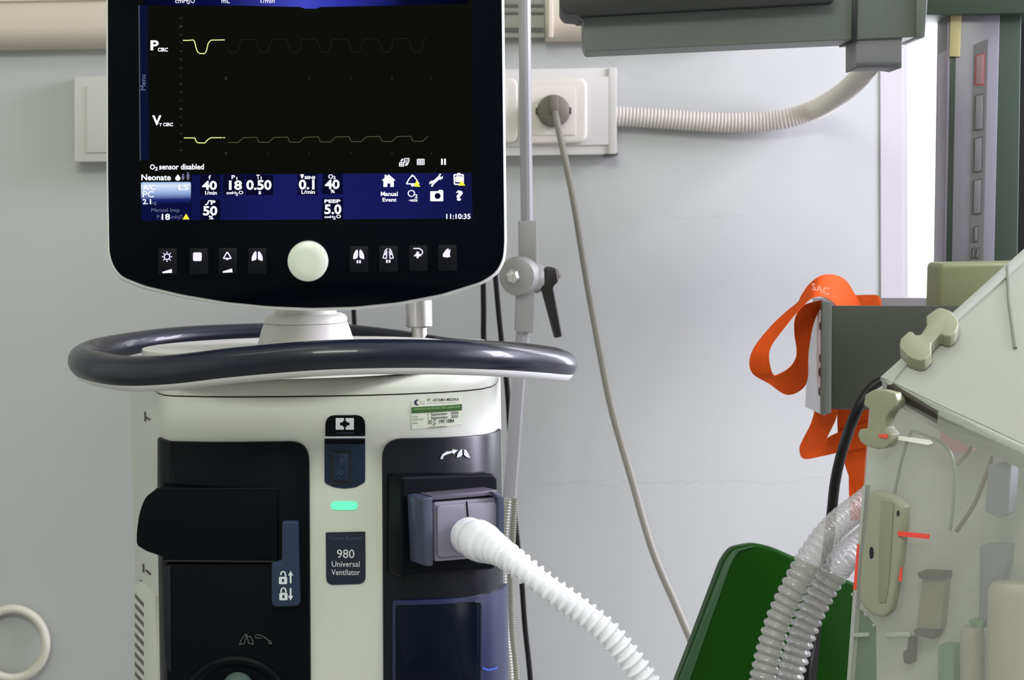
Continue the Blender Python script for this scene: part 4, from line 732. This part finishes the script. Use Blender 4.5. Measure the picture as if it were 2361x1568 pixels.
for x0, x1, y0, lab in ((2214, 2270, 1455, 'narrow beige canister standing low inside the incubator'), (2276, 2420, 1352, 'wide beige canister at the right edge inside the incubator')):
    Yc = 1.745 if x0 < 2250 else 1.72; k = Yc / F; O = P((x0 + x1) / 2, y0, Yc); r = (x1 - x0) / 2 * k
    RX = min(r, .016) / r
    tag(obj('canister', lathe(bmesh.new(), O, Vector((0, 0, -1)), [(r * .8, -.004), (r * .95, 0), (r, .006), (r, .14)], 32, O.y, RX), M['beige']), lab, 'canister')
# ------------------------------------------------------------------ green board, hoses, black cable
t = empty('green_board', P(1800, 1700, 1.98), 'dark green enamelled board with rounded corner behind the clear hoses', 'board')
GP = Pl(P(1800, 1450, 1.98), Vector((1, .1, 0)), Vector((0, .12, 1)))
go = [(1480, 1800), (1562, 1568), (1600, 1470), (1668, 1290), (1690, 1262), (1740, 1252), (1780, 1260), (1990, 1352), (2250, 1466), (2250, 1800)]
obj('board_body', solid(GP, rp(go, [0, 0, 0, 26, 14, 14, 20, 0, 0, 0], 6), -.02, 0, .005, 5), M['green'], t)
obj('edge_strip', solid(GP, rp([(1484, 1800), (1566, 1568), (1604, 1472), (1672, 1294), (1692, 1268), (1738, 1258), (1739, 1261), (1702, 1272), (1686, 1298), (1590, 1568), (1512, 1800)], [0, 0, 0, 20, 10, 2, 2, 8, 10, 0, 0], 4), 0, .002, .0015), M['green_edge'], t)
obj('divider_slot', solid(GP, [(1886, 1360), (1902, 1360), (1868, 1720), (1838, 1720)], -.001, .001), M['black'], t)
def clearhose(px, r0_, r1_, label, pit=.0082, Yk=1.86):
    pts = resample(cr([P(*p) for p in px], 24), pit / 9); k = Yk / F
    R = [k * (r0_ + (r1_ - r0_) * abs(math.cos(math.pi * i / 9)) ** .9) for i in range(len(pts))]
    return tag(obj('clear_breathing_hose', tube(bmesh.new(), pts, R, 26), M['clear'], smooth=60), label, 'hose')
clearhose([(2035, 1128, 1.925), (2015, 1142, 1.92), (1985, 1166, 1.905), (1945, 1196, 1.885), (1905, 1236, 1.865), (1868, 1288, 1.85), (1838, 1340, 1.84), (1812, 1392, 1.84), (1792, 1440, 1.84), (1774, 1500, 1.84), (1758, 1568, 1.84), (1735, 1680, 1.84), (1700, 1850, 1.84)], 24, 33, 'clear corrugated breathing hose curving in front of the green board, left one')
clearhose([(2022, 1222, 1.95), (2010, 1232, 1.945), (1998, 1243, 1.935), (1962, 1272, 1.915), (1930, 1310, 1.89), (1902, 1352, 1.89), (1874, 1405, 1.89), (1852, 1455, 1.89), (1834, 1510, 1.89), (1818, 1568, 1.89), (1800, 1660, 1.89), (1780, 1850, 1.89)], 26, 35, 'clear corrugated breathing hose nearest the incubator, partly behind its neighbour', Yk=1.9)
cab([(2060, 880, 1.905), (2045, 878, 1.90), (2026, 882, 1.90), (2000, 905, 1.90), (1970, 960, 1.90), (1942, 1040, 1.93), (1926, 1110, 1.94), (1918, 1180, 1.945), (1908, 1270, 1.945), (1892, 1380, 1.945), (1872, 1480, 1.94), (1858, 1568, 1.93), (1845, 1750, 1.93)], .0052, 'thick black cable bowing down from under the incubator hood')
